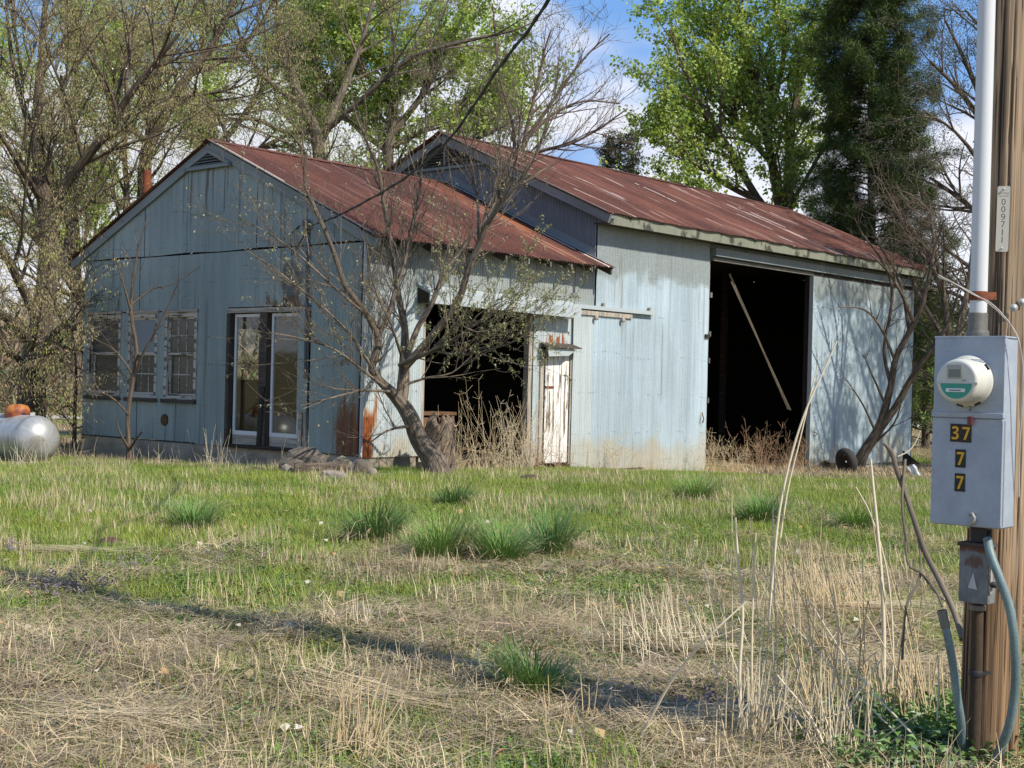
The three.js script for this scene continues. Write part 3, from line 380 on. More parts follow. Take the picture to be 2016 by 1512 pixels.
// ================================================================ ground, drive
{
  const half = 84, xs = [], zs = [];
  for (let i = -half; i <= half; i++) { const t = i / half; xs.push(Math.sign(t) * (14 * Math.abs(t) + 800 * Math.pow(Math.abs(t), 7))); }
  for (let i = 0; i <= 170; i++) { const t = i / 170 * 2 - 1; zs.push(-15 - Math.sign(t) * (17 * Math.abs(t) + 800 * Math.pow(Math.abs(t), 7))); }
  const p = [], u = [], ix = [];
  for (let j = 0; j < zs.length; j++) for (let i = 0; i < xs.length; i++) { p.push(xs[i], hg(xs[i], zs[j]), zs[j]); u.push(xs[i] / 6, zs[j] / 6); if (i && j) { const d = j * xs.length + i, a = d - xs.length - 1; ix.push(a, a + 1, d, a, d, d - 1); } }
  const g = new THREE.BufferGeometry(); g.setAttribute('position', new THREE.Float32BufferAttribute(p, 3)); g.setAttribute('uv', new THREE.Float32BufferAttribute(u, 2)); g.setIndex(ix); g.computeVertexNormals();
  const gt = tex(1024, 1024, (u, v) => { const n = tn(u, v, 5, 5, 3, 5), m = tn(u, v, 60, 60, 5, 3), k = tn(u, v, 9, 9, 12, 4), d = (m - 0.5) * 70; const c = mix3([134, 112, 80], [110, 112, 58], sst(0.44, 0.60, n)); return mix3([c[0] + d, c[1] + d, c[2] + d * 0.8], [166, 142, 104], sst(0.48, 0.64, k) * 0.6); });
  tag(part('ground', g, std({ map: gt, roughness: 1 }), scene), null, null, null, 'structure');
  const road = (name, pts, w, m) => { const q = [], ii = []; pts.forEach(([x, z], k) => { const [x0, z0] = pts[Math.max(0, k - 1)], [x1, z1] = pts[Math.min(pts.length - 1, k + 1)], l = Math.hypot(x1 - x0, z1 - z0), nx = -(z1 - z0) / l, nz = (x1 - x0) / l; for (const s of [-1, -0.33, 0.33, 1]) { const X = x + nx * s * w / 2, Z = z + nz * s * w / 2; q.push(X, hg(X, Z) + 0.05, Z); } if (k) for (let s = 0; s < 3; s++) { const a = (k - 1) * 4 + s; ii.push(a, a + 1, a + 5, a, a + 5, a + 4); } }); const gg = new THREE.BufferGeometry(); gg.setAttribute('position', new THREE.Float32BufferAttribute(q, 3)); gg.setAttribute('uv', new THREE.Float32BufferAttribute(q.flatMap((v, k) => (k % 3 === 0 ? [v / 3, q[k + 2] / 3] : [])), 2)); gg.setIndex(ii); gg.computeVertexNormals(); return tag(part(name, gg, m, scene), null, null, null, 'structure'); };
  const gravel = std({ map: tex(256, 256, (u, v) => { const c = 178 + (tn(u, v, 64, 64, 3, 3) - 0.5) * 80 + (tn(u, v, 4, 4, 5, 3) - 0.5) * 40; return [c, c * 0.95, c * 0.89]; }), roughness: 1 });
  const dr = []; for (let k = 0; k <= 26; k++) dr.push([-50 + k * 2.2, -43 - 0.02 * k * k]); road('gravel_drive', dr, 3.2, gravel);
  const lane = []; for (let k = 0; k <= 30; k++) lane.push([-90 + k * 4.5, -72 - 0.3 * k]); road('country_lane', lane, 4, gravel);
}

// ================================================================ grass
const inView = (x, z, m = 1.5) => -z > 3.6 && Math.abs(x) < -z * 0.40 + m;
const blocked = (x, z) => { const [a, b] = abOf(x, z); return a > -0.05 && a < 19.8 && b > -0.08 && b < 8.2; };
function bladeGeo(R, n, { h, w, spread, lean, seg = 2, flat = 0 }) {
  const g = new Geo();
  for (let k = 0; k < n; k++) {
    const f = R() * 6.283, r = Math.sqrt(R()) * spread, x = Math.cos(f) * r, z = Math.sin(f) * r, d = R() * 6.283, L = lerp(h[0], h[1], R()), ln = lerp(lean[0], lean[1], R()), wd = lerp(w[0], w[1], R()) / 2, px = -Math.sin(d) * wd, pz = Math.cos(d) * wd, i0 = g.p.length / 3;
    let X = x, Y = flat ? R() * flat : -0.01, Z = z, an = flat ? (R() - 0.3) * 0.35 : 1.45 - R() * ln * 0.4;
    for (let s = 0; s <= seg; s++) { const q = s < seg ? 1 - 0.5 * s / seg : 0.12; g.p.push(X - px * q, Y, Z - pz * q, X + px * q, Y, Z + pz * q); const ny = 0.75, nn = Math.hypot(Math.cos(d) * 0.5, ny, Math.sin(d) * 0.5); for (let e = 0; e < 2; e++) { g.n.push(-Math.cos(d) * 0.5 / nn, ny / nn, -Math.sin(d) * 0.5 / nn); g.u.push(e, s / seg); } const st = L / seg; X += Math.cos(d) * Math.cos(an) * st; Z += Math.sin(d) * Math.cos(an) * st; Y = Math.max(0.002, Y + Math.sin(an) * st); an -= ln * (flat ? 0.15 : 0.55); if (s) { const a = i0 + s * 2; g.i.push(a - 2, a - 1, a + 1, a - 2, a + 1, a); } }
  }
  const q = g.geom(); q.computeVertexNormals(); return q;
}
const blades = (o) => new THREE.MeshPhysicalMaterial({ roughness: 0.8, side: THREE.DoubleSide, transmission: 0.25, thickness: 0, ...o });
const greenMat = blades({ color: 0xffffff }), strawMat = std({ color: 0xffffff, roughness: 0.8 });
function instances(name, geo, m, list, label, cat) {
  const o = new THREE.InstancedMesh(geo, m, list.length), M = new THREE.Matrix4(), q = new THREE.Quaternion(), e = new THREE.Euler(), s = V(1, 1, 1), c = new THREE.Color();
  list.forEach((t, k) => { e.set(t.tx ?? 0, t.ry, t.tz ?? 0); q.setFromEuler(e); s.set(t.s, t.sy ?? t.s, t.s); M.compose(V(t.x, t.y, t.z), q, s); o.setMatrixAt(k, M); o.setColorAt(k, c.setRGB(...t.c)); });
  o.name = name; put(o, scene); return tag(o, label, cat, null, 'stuff');
}
const green = (x, z) => { // how green the turf is, 0 dry to 1 lush
  const d = -z, [a, b] = abOf(x, z), n = fbm(x * 0.55 + 3, z * 0.42 + 7, 4, 71), m = fbm(x * 2.2, z * 1.7, 3, 72);
  return clamp(lerp(0.45, 0.93, sst(8.0, 15.0, d + (n - 0.5) * 8)) + (n - 0.5) * 1.4 + (m - 0.5) * 1.0 - 0.22 * sst(0.6, 4, x) * sst(19, 12, d));
};
{
  const R = rng(11), gv = [0, 1, 2].map(() => bladeGeo(R, 15, { h: [0.05, 0.13], w: [0.004, 0.008], spread: 0.11, lean: [0.2, 1.4] })), sv = [0, 1, 2].map(() => bladeGeo(R, 20, { h: [0.06, 0.20], w: [0.002, 0.0045], spread: 0.12, lean: [0, 0.8], flat: 0.05 })), uv = [0, 1].map(() => bladeGeo(R, 7, { h: [0.06, 0.2], w: [0.003, 0.006], spread: 0.14, lean: [0, 0.5] }));
  const G = [[], [], []], S = [[], [], []], U = [[], []], Wd = [];
  const greenTone = (x, z) => { const q = fbm(x * 1.3, z * 1.3, 3, 81), w = R() * 0.4 + q * 0.8; return [lerp(0.16, 0.32, w) * (0.8 + 0.4 * R()), lerp(0.25, 0.38, w) * (0.8 + 0.4 * R()), lerp(0.03, 0.06, R())]; };
  const strawTone = () => { const k = 0.55 + R() * R() * 1.15, w = R(); if (R() < 0.16) return [0.28 * k + 0.04, 0.21 * k + 0.035, 0.15 * k + 0.03]; return [lerp(0.64, 0.42, w) * k, lerp(0.51, 0.32, w) * k, lerp(0.29, 0.19, w) * k]; };
  let tries = 0;
  const scatter = (n, z0, z1, pow, fn) => { for (let k = 0; k < n; k++) { const z = -lerp(z0, z1, Math.pow(R(), pow)), x = (R() * 2 - 1) * (-z * 0.40 + 1.5); if (!blocked(x, z)) fn(x, z, hg(x, z)); } };
  scatter(110000, 3.8, 27, 0.75, (x, z, y) => {
    const g = green(x, z), [a, b] = abOf(x, z), near = sst(16, 8, -z); if (a < 0.05 && a > -0.45 && b > -0.5) return; if (a < 0 && a > -1.3 && b > 0 && R() < 0.6) return;
    if (R() < g * 1.05 + 0.05) { const s = lerp(0.7, 1.25, R()) * (b > -2 ? 1.1 : 1); G[(R() * 3) | 0].push({ x, y, z, ry: R() * 6.28, s, sy: s * lerp(0.7, 1.3, fbm(x, z, 2, 5)) * (1 - 0.25 * near), tx: (R() - 0.5) * 0.3, tz: (R() - 0.5) * 0.3, c: greenTone(x, z) }); }
    else S[(R() * 3) | 0].push({ x, y, z, ry: R() * 6.28, s: lerp(0.7, 1.3, R()), tx: (R() - 0.5) * 0.24, tz: (R() - 0.5) * 0.24, c: strawTone() });
  });
  scatter(52000, 3.8, 17, 0.8, (x, z, y) => R() < 1.05 - green(x, z) * 1.3 && S[(R() * 3) | 0].push({ x, y: y + 0.01, z, ry: R() * 6.28, s: lerp(0.6, 1.4, R()), tx: (R() - 0.5) * 0.6, tz: (R() - 0.5) * 0.6, c: strawTone() }));
  scatter(16000, 3.8, 24, 0.7, (x, z, y) => { if (fbm(x * 1.2, z * 1.2, 3, 91) > 0.52) U[(R() * 2) | 0].push({ x, y, z, ry: R() * 6.28, s: lerp(0.7, 1.5, R()), tx: (R() - 0.5) * 0.3, tz: (R() - 0.5) * 0.3, c: ((k) => [0.66 * k, 0.53 * k, 0.33 * k])(0.55 + R() * 0.6) }); });
  G.forEach((l, k) => instances('green_grass', gv[k], greenMat, l, 'short fresh green grass over the yard', 'grass')); S.forEach((l, k) => instances('dead_grass', sv[k], strawMat, l, 'flattened dead straw coloured grass over the yard', 'grass')); U.forEach((l, k) => instances('grass_stubble', uv[k], strawMat, l, 'short upright pale grass stubble in the yard', 'grass'));
  // straw lying combed one way in flattened mats
  const mg = new Geo(); for (let k = 0; k < 26; k++) { const d = (R() - 0.5) * 0.5, x = (R() - 0.5) * 0.3, z = (R() - 0.5) * 0.22, L = lerp(0.2, 0.55, R()), y = 0.015 + R() * 0.05, w = 0.0016 + R() * 0.0014, y1 = y + (R() - 0.45) * 0.06; mg.quad([x, y, z - w], [x, y, z + w], [x + Math.cos(d) * L, y1, z + w * 0.5 + Math.sin(d) * L], [x + Math.cos(d) * L, y1, z - w * 0.5 + Math.sin(d) * L]); }
  const Mt = []; for (const [px, py, n, wx, wz, dir] of [[1660, 1215, 30, 0.6, 0.16, 0.1], [1330, 1290, 6, 0.3, 0.1, -0.3], [760, 1390, 8, 0.2, 0.1, -0.35], [100, 1440, 9, 0.3, 0.12, -0.2], [1480, 1430, 8, 0.3, 0.14, 0.2], [120, 1095, 7, 0.4, 0.12, 0.0], [1750, 1330, 9, 0.3, 0.12, -0.1]]) { const o = onGround(px, py); for (let k = 0; k < n; k++) { const x = o.x + (R() + R() - 1) * wx, z = o.z + (R() + R() - 1) * wz, q = 0.7 + R() * 0.5; Mt.push({ x, y: hg(x, z) + 0.01 + R() * 0.02, z, ry: dir + (R() - 0.5) * 0.5 + (R() < 0.3 ? Math.PI : 0), s: lerp(0.7, 1.2, R()), tx: (R() - 0.5) * 0.2, tz: (R() - 0.5) * 0.2, c: [0.70 * q, 0.56 * q, 0.34 * q] }); } }
  instances('straw_mats', mg.geom(), strawMat, Mt, 'pale straw lying flattened in combed mats in the foreground', 'straw');
  // grass further off, left field and right field
  const far = []; for (let k = 0; k < 16000; k++) { const z = -lerp(25, 75, Math.pow(R(), 1.4)), x = (R() < 0.55 ? -1 : 1) * lerp(5, 0.5 * -z + 4, R()); if (blocked(x, z)) continue; const dry = fbm(x * 0.1, z * 0.1, 3, 17) > (x > 0 ? 0.35 : 0.5); far.push({ x, y: hg(x, z), z, ry: R() * 6.28, s: lerp(1.6, 3.2, R()), sy: lerp(0.9, 1.8, R()), c: dry ? strawTone() : greenTone(x, z) }); }
  instances('field_grass', gv[0], greenMat, far, 'grass of the fields beyond the buildings', 'grass');
  // low broad-leaved weeds
  const lg = new Geo(); for (let k = 0; k < 9; k++) { const f = k * 2.4, r = 0.02 + R() * 0.05, c = Math.cos(f), s = Math.sin(f), y = 0.01 + R() * 0.05, l = 0.03 + R() * 0.02, w = 0.012; lg.quad([c * r, y, s * r], [c * (r + l / 2) - s * w, y + 0.012, s * (r + l / 2) + c * w], [c * (r + l), y + 0.002, s * (r + l)], [c * (r + l / 2) + s * w, y + 0.012, s * (r + l / 2) - c * w]); }
  scatter(26000, 3.8, 18, 0.6, (x, z, y) => { if (fbm(x * 0.8 + 20, z * 0.8, 3, 95) + sst(1.2, 3, x) * sst(9, 5, -z) * 0.2 > 0.50) Wd.push({ x, y, z, ry: R() * 6.28, s: lerp(0.45, 1.0, R()), tx: (R() - 0.5) * 0.4, tz: (R() - 0.5) * 0.4, c: ((k) => [0.15 * k, 0.25 * k, 0.05 * k])(0.7 + R() * 0.6) }); });
  for (let k = 0; k < 380; k++) { const q = onGround(lerp(1640, 1990, Math.pow(R(), 0.7)), lerp(1400, 1540, R())), [x, z] = [q.x + (R() - 0.5) * 0.1, q.z + (R() - 0.5) * 0.1]; Wd.push({ x, y: hg(x, z) + R() * 0.06, z, ry: R() * 6.28, s: lerp(0.6, 1.3, R()), tx: (R() - 0.5) * 0.9, tz: (R() - 0.5) * 0.9, c: ((k) => [0.13 * k, 0.24 * k, 0.045 * k])(0.7 + R() * 0.6) }); }
  instances('leafy_weeds', lg.geom(), greenMat, Wd, 'low leafy green weeds among the dead grass', 'weeds');
  // fallen leaves, pale and tan
  const lf = new Geo().quad([-0.03, 0, 0], [0, 0.012, -0.022], [0.034, 0.004, 0], [0, 0.014, 0.022]); const Lv = []; scatter(900, 3.8, 16, 0.8, (x, z, y) => Lv.push({ x, y: y + 0.035 + R() * 0.03, z, ry: R() * 6.28, s: lerp(0.5, 1.25, R()), tx: (R() - 0.5) * 1.4, tz: (R() - 0.5) * 1.4, c: R() < 0.22 ? [0.6, 0.54, 0.44] : [0.46 * (0.6 + R() * 0.5), 0.27, 0.13] }));
  instances('fallen_leaves', lf.geom(), strawMat, Lv, 'pale and tan fallen leaves scattered on the dead grass', 'leaves');
  // purple dead-nettle
  const pf = new Geo(); for (let k = 0; k < 7; k++) { const x = (R() - 0.5) * 0.05, z = (R() - 0.5) * 0.05, y = 0.06 + R() * 0.08; pf.quad([x - 0.007, y, z], [x, y - 0.004, z - 0.007], [x + 0.007, y + 0.003, z], [x, y + 0.007, z + 0.007]); } const P = [];
  for (const [px, py, n, w] of [[130, 1175, 90, 0.5], [240, 1130, 24, 0.4], [1320, 1420, 16, 0.25], [1400, 1425, 14, 0.25], [1660, 1290, 14, 0.3], [30, 1100, 30, 0.4], [450, 1110, 24, 0.5]]) { const o = onGround(px, py); for (let k = 0; k < n; k++) { const x = o.x + (R() + R() - 1) * w, z = o.z + (R() + R() - 1) * w; P.push({ x, y: hg(x, z), z, ry: R() * 6.28, s: lerp(0.7, 1.3, R()), c: ((k) => [0.20 * k, 0.145 * k, 0.19 * k])(0.8 + R() * 0.5) }); } }
  instances('purple_flowers', pf.geom(), greenMat, P, 'small purple flowers among the dead grass', 'flowers');
}
// ---- tufts of taller grass, each one a thing
{
  const tufts = [[380, 1048, 0.34, 0.42, 'dark green grass tuft before the workshop windows'], [735, 1072, 0.42, 0.50, 'broad dark green grass tuft in front of the glass doors'], [862, 1106, 0.44, 0.46, 'bright grass tuft between two darker tufts mid yard'], [990, 1112, 0.38, 0.40, 'bluish green tuft at the left of a touching pair'], [1075, 1098, 0.42, 0.48, 'tall tuft at the right of a touching pair'], [1365, 992, 0.42, 0.5, 'grass tuft in front of the dark barn doorway'], [1492, 1036, 0.40, 0.44, 'dense grass tuft mid yard nearest to the meter pole'], [890, 1000, 0.3, 0.4, 'small tuft in the bright grass below the leaning tree'], [1685, 1050, 0.3, 0.36, 'sparse tuft beside the tall dry stalks'], [1050, 1370, 0.26, 0.36, 'low tuft in the long shadow of the pole']];
  const strawTuft = std({ color: rgb(0.50, 0.40, 0.22), roughness: 0.85 });
  tufts.forEach(([px, py, h, w, label], k) => {
    const R = rng(500 + k), o = onGround(px, py), g = new Geo();
    const tone = [rgb(0.14, 0.26, 0.045), rgb(0.12, 0.23, 0.05), rgb(0.18, 0.30, 0.05)][k % 3], lean = (R() - 0.5) * 1.2, side = R() * 6.28, D_ = new Geo(), many = 460 + ((R() * 300) | 0);
    for (let b = 0; b < many; b++) {
      const dead = b % 7 === 0, T = dead ? D_ : g, f = R() * 6.283, r = Math.pow(R(), 0.6) * w * (dead ? 0.5 : 0.38), d = f + (R() - 0.5) * 2.2, L = h * lerp(0.6, 1.6, R() * R() * 0.4 + R() * 0.6) * (1 + 0.25 * Math.cos(f - side)), wd = 0.002 + R() * 0.004, px_ = -Math.sin(d) * wd, pz_ = Math.cos(d) * wd, i0 = T.p.length / 3; let X = Math.cos(f) * r, Z = Math.sin(f) * r, Y = -0.02, an = 1.52 - R() * 0.35 - r / w * 0.7 + 0.2 * lean * Math.cos(d);
      for (let s = 0; s <= 4; s++) { const q = s < 4 ? 1 - 0.16 * s : 0.1; T.p.push(X - px_ * q, Y, Z - pz_ * q, X + px_ * q, Y, Z + pz_ * q); for (let e = 0; e < 2; e++) { T.n.push(0, 1, 0); T.u.push(e, s / 4); } X += Math.cos(d) * Math.cos(an) * L / 4; Z += Math.sin(d) * Math.cos(an) * L / 4; Y = Math.max(0.004, Y + Math.sin(an) * L / 4); an -= (dead ? 0.4 : 0.10) + R() * 0.24; if (s) { const a = i0 + s * 2; T.i.push(a - 2, a - 1, a + 1, a - 2, a + 1, a); } }
    }
    const t = thing('grass_tuft', label, 'grass tuft', o.toArray(), 0, 'taller grass tufts in the yard');
    for (const [n, G_, M_] of [['green_blades', g, blades({ color: tone })], ['dead_blades', D_, strawTuft]]) { const q = G_.geom(); q.computeVertexNormals(); part(n, q, M_, t).userData.kind = 'stuff'; }
  });
}
// ---- dandelions
for (const [px, py, l] of [[540, 1232, 'single yellow flower in the dead grass left of centre'], [1299, 1138, 'single yellow flower in the greener grass right of centre']]) {
  const o = onGround(px, py + 8), t = thing('dandelion', l, 'flower', o.toArray(), 0, 'yellow flowers in the yard'); new Geo().tube([V(0, 0, 0), V(0.004, 0.06, 0.002), V(0, 0.1, 0)], 0.002, 4).mesh('stem', std({ color: rgb(0.15, 0.22, 0.05) }), t);
  const g = new Geo(); for (let k = 0; k < 14; k++) { const f = k / 14 * 6.283, c = Math.cos(f), s = Math.sin(f); g.quad([0, 0.1, 0], [c * 0.016 - s * 0.005, 0.108, s * 0.016 + c * 0.005], [c * 0.026, 0.108, s * 0.026], [c * 0.016 + s * 0.005, 0.108, s * 0.016 - c * 0.005]); } g.mesh('petals', std({ color: rgb(0.75, 0.58, 0.02) }), t);
}

// ================================================================ trees
const barkTex = tex(256, 512, (u, v) => { const r = tn(u, v, 10, 5, 3, 5), f = tn(u, v, 34, 10, 9, 4), c = 118 + (r - 0.5) * 130 + (f - 0.5) * 90; return [c, c * 0.93, c * 0.85]; }, { rx: 3, ry: 1.2 });
const bark = (r, g, b) => std({ color: rgb(r, g, b), map: barkTex, bumpMap: barkTex, bumpScale: 0.02, roughness: 0.95 });
const barkGrey = bark(0.80, 0.74, 0.66), barkBrown = bark(0.66, 0.57, 0.48), barkDark = bark(0.56, 0.50, 0.43), barkRed = bark(0.74, 0.60, 0.54);
const leafMat = new THREE.MeshPhysicalMaterial({ color: 0xffffff, roughness: 0.75, side: THREE.DoubleSide, transmission: 0.5, thickness: 0 }), needleMat = std({ color: 0xffffff, roughness: 0.8 });
function clump(seed, n, rad, l, w, droop = 0.2) {
  const R = rng(seed), g = new Geo();
  for (let k = 0; k < n; k++) {
    const o = V(R() - 0.5, R() - 0.5, R() - 0.5).multiplyScalar(2 * rad), d = V(R() - 0.5, (R() - 0.5) * 0.7 - droop, R() - 0.5).normalize(), s = d.clone().cross(V(R() - 0.5, 1, R() - 0.5)).normalize(), L = l * lerp(0.6, 1.2, R()), Wd = w * lerp(0.6, 1.2, R()), m = o.clone().addScaledVector(d, L * 0.5), t = o.clone().addScaledVector(d, L); t.y -= L * 0.12;
    const f = d.clone().cross(s).multiplyScalar(Wd * 0.18); g.quad(o.toArray(), m.clone().addScaledVector(s, Wd / 2).add(f).toArray(), t.toArray(), m.clone().addScaledVector(s, -Wd / 2).add(f).toArray());
  }
  return g.geom();
}
const LEAF = { broad: clump(1, 7, 0.13, 0.11, 0.085), broad2: clump(2, 6, 0.16, 0.10, 0.08), small: clump(3, 6, 0.10, 0.055, 0.032), catkin: clump(4, 9, 0.12, 0.06, 0.012, 0.7), bud: clump(5, 3, 0.025, 0.042, 0.022, 0), young: clump(6, 4, 0.05, 0.045, 0.028), needle: clump(7, 34, 0.15, 0.20, 0.014, -0.2), scale: clump(8, 16, 0.16, 0.16, 0.05, -0.3) };
const P = (px, py, z, r) => { const v = at(px, py, z); return [v.x, v.y, v.z, r * z / FOCAL]; };
function smooth(l) { // limb points with radius -> denser curve
  if (l.length < 3) return l; const c = new THREE.CatmullRomCurve3(l.map((q) => V(q[0], q[1], q[2]))), n = (l.length - 1) * 3, o = [];
  for (let k = 0; k <= n; k++) { const t = k / n, v = c.getPoint(t), f = t * (l.length - 1), i = Math.min(l.length - 2, Math.floor(f)); o.push([v.x, v.y, v.z, lerp(l[i][3], l[i + 1][3], f - i)]); } return o;
}
function makeTree(name, label, { limbs, levels, leaf, seed = 1, mat, group, rmin = 0.004, base, category = 'tree' }) {
  const R = rng(seed), tg = new Geo(), wg = new Geo(), leaves = [], o = base ?? V(limbs[0].p[0][0], limbs[0].p[0][1], limbs[0].p[0][2]);
  const grow = (path, lv, leafy, scale) => {
    const S = levels[lv]; if (!S) return; let len = 0; const cum = [0]; for (let k = 1; k < path.length; k++) { len += Math.hypot(path[k][0] - path[k - 1][0], path[k][1] - path[k - 1][1], path[k][2] - path[k - 1][2]); cum.push(len); }
    const n = Math.floor(S.per * len * scale + R());
    for (let c = 0; c < n; c++) {
      const t = lerp(S.t0 ?? 0.15, 1, R()), q = t * len; let k = 1; while (k < path.length - 1 && cum[k] < q) k++;
      const f = clamp((q - cum[k - 1]) / (cum[k] - cum[k - 1] || 1)), A = path[k - 1], B = path[k], pr = lerp(A[3], B[3], f), pos = V(lerp(A[0], B[0], f), lerp(A[1], B[1], f), lerp(A[2], B[2], f)), T = V(B[0] - A[0], B[1] - A[1], B[2] - A[2]).normalize();
      let s = V(R() - 0.5, R() - 0.5, R() - 0.5); s.addScaledVector(T, -s.dot(T)).normalize(); const an = lerp(S.ang[0], S.ang[1], R()), d = T.clone().multiplyScalar(Math.cos(an)).addScaledVector(s, Math.sin(an)); d.y += S.up ?? 0; d.normalize();
      const L = lerp(S.len[0], S.len[1], Math.pow(R(), 1.3)) * lerp(1.1, 0.6, t), r0 = Math.max(rmin, Math.min(pr * (S.rr ?? 0.6), S.rmax)), m = S.seg ?? 4, sub = [[pos.x, pos.y, pos.z, r0]], w = S.wob ?? 0.25;
      for (let j = 1; j <= m; j++) { d.x += (R() - 0.5) * w; d.y += (R() - 0.5) * w + (S.bend ?? 0.05); d.z += (R() - 0.5) * w; d.normalize(); pos.addScaledVector(d, L / m); sub.push([pos.x, pos.y, pos.z, Math.max(rmin * 0.55, r0 * (1 - 0.85 * j / m))]); }
      (r0 > 0.03 ? tg : wg).tube(sub.map((e) => V(e[0] - o.x, e[1] - o.y, e[2] - o.z)), sub.map((e) => e[3]), r0 > 0.05 ? 7 : r0 > 0.015 ? 5 : 3, false);
      if (leaf && lv >= leaf.from) { const nl = Math.floor(L * leaf.per * leafy + R()); for (let j = 0; j < nl; j++) { const e = lerp(0.2, 1, R()) * m, i = Math.min(m - 1, Math.floor(e)), g = e - i, J = leaf.jit ?? 0.05; leaves.push([lerp(sub[i][0], sub[i + 1][0], g) + (R() - 0.5) * J, lerp(sub[i][1], sub[i + 1][1], g) + (R() - 0.5) * J, lerp(sub[i][2], sub[i + 1][2], g) + (R() - 0.5) * J]); } }
      grow(sub, lv + 1, leafy, S.same ? 1 : 1);
    }
  };
  const g = thing(name, label, category, o.toArray(), 0, group);
  for (const l of limbs) { const path = smooth(l.p); tg.tube(path.map((e) => V(e[0] - o.x, e[1] - o.y, e[2] - o.z)), path.map((e) => e[3]), path[0][3] > 0.06 ? 10 : 7); grow(path, l.from ?? 0, l.leafy ?? 1, l.dense ?? 1); }
  tg.mesh('trunk', mat, g); if (wg.p.length) { const w = wg.mesh('twigs', mat, g); w.userData.kind = 'stuff'; }
  if (leaf && leaves.length) {
    const I = new THREE.InstancedMesh(leaf.geo, leaf.mat ?? leafMat, leaves.length), M = new THREE.Matrix4(), q = new THREE.Quaternion(), e = new THREE.Euler(), c = new THREE.Color();
    leaves.forEach((p, k) => { e.set((R() - 0.5) * (leaf.tilt ?? 2), R() * 6.283, (R() - 0.5) * (leaf.tilt ?? 2)); q.setFromEuler(e); const s = lerp(0.65, 1.3, R()); M.compose(V(p[0] - o.x, p[1] - o.y, p[2] - o.z), q, V(s, s, s)); I.setMatrixAt(k, M); const t = leaf.tones[(R() * leaf.tones.length) | 0], b = 0.75 + R() * 0.5; I.setColorAt(k, c.setRGB(t[0] * b, t[1] * b, t[2] * b)); });
    if (globalThis.VERB) console.log(name, seed, 'leaves', leaves.length, 'twig tris', wg.i.length / 3);
    I.name = 'crown'; put(I, g); I.userData.kind = 'stuff';
  }
  return g;
}
const GREENS = [[0.44, 0.56, 0.065], [0.36, 0.50, 0.06], [0.52, 0.60, 0.09], [0.26, 0.40, 0.05]], OLIVE = [[0.68, 0.56, 0.24], [0.58, 0.47, 0.20], [0.74, 0.61, 0.30], [0.50, 0.54, 0.13]], PALE = [[0.40, 0.38, 0.16], [0.32, 0.34, 0.10], [0.48, 0.44, 0.24]];

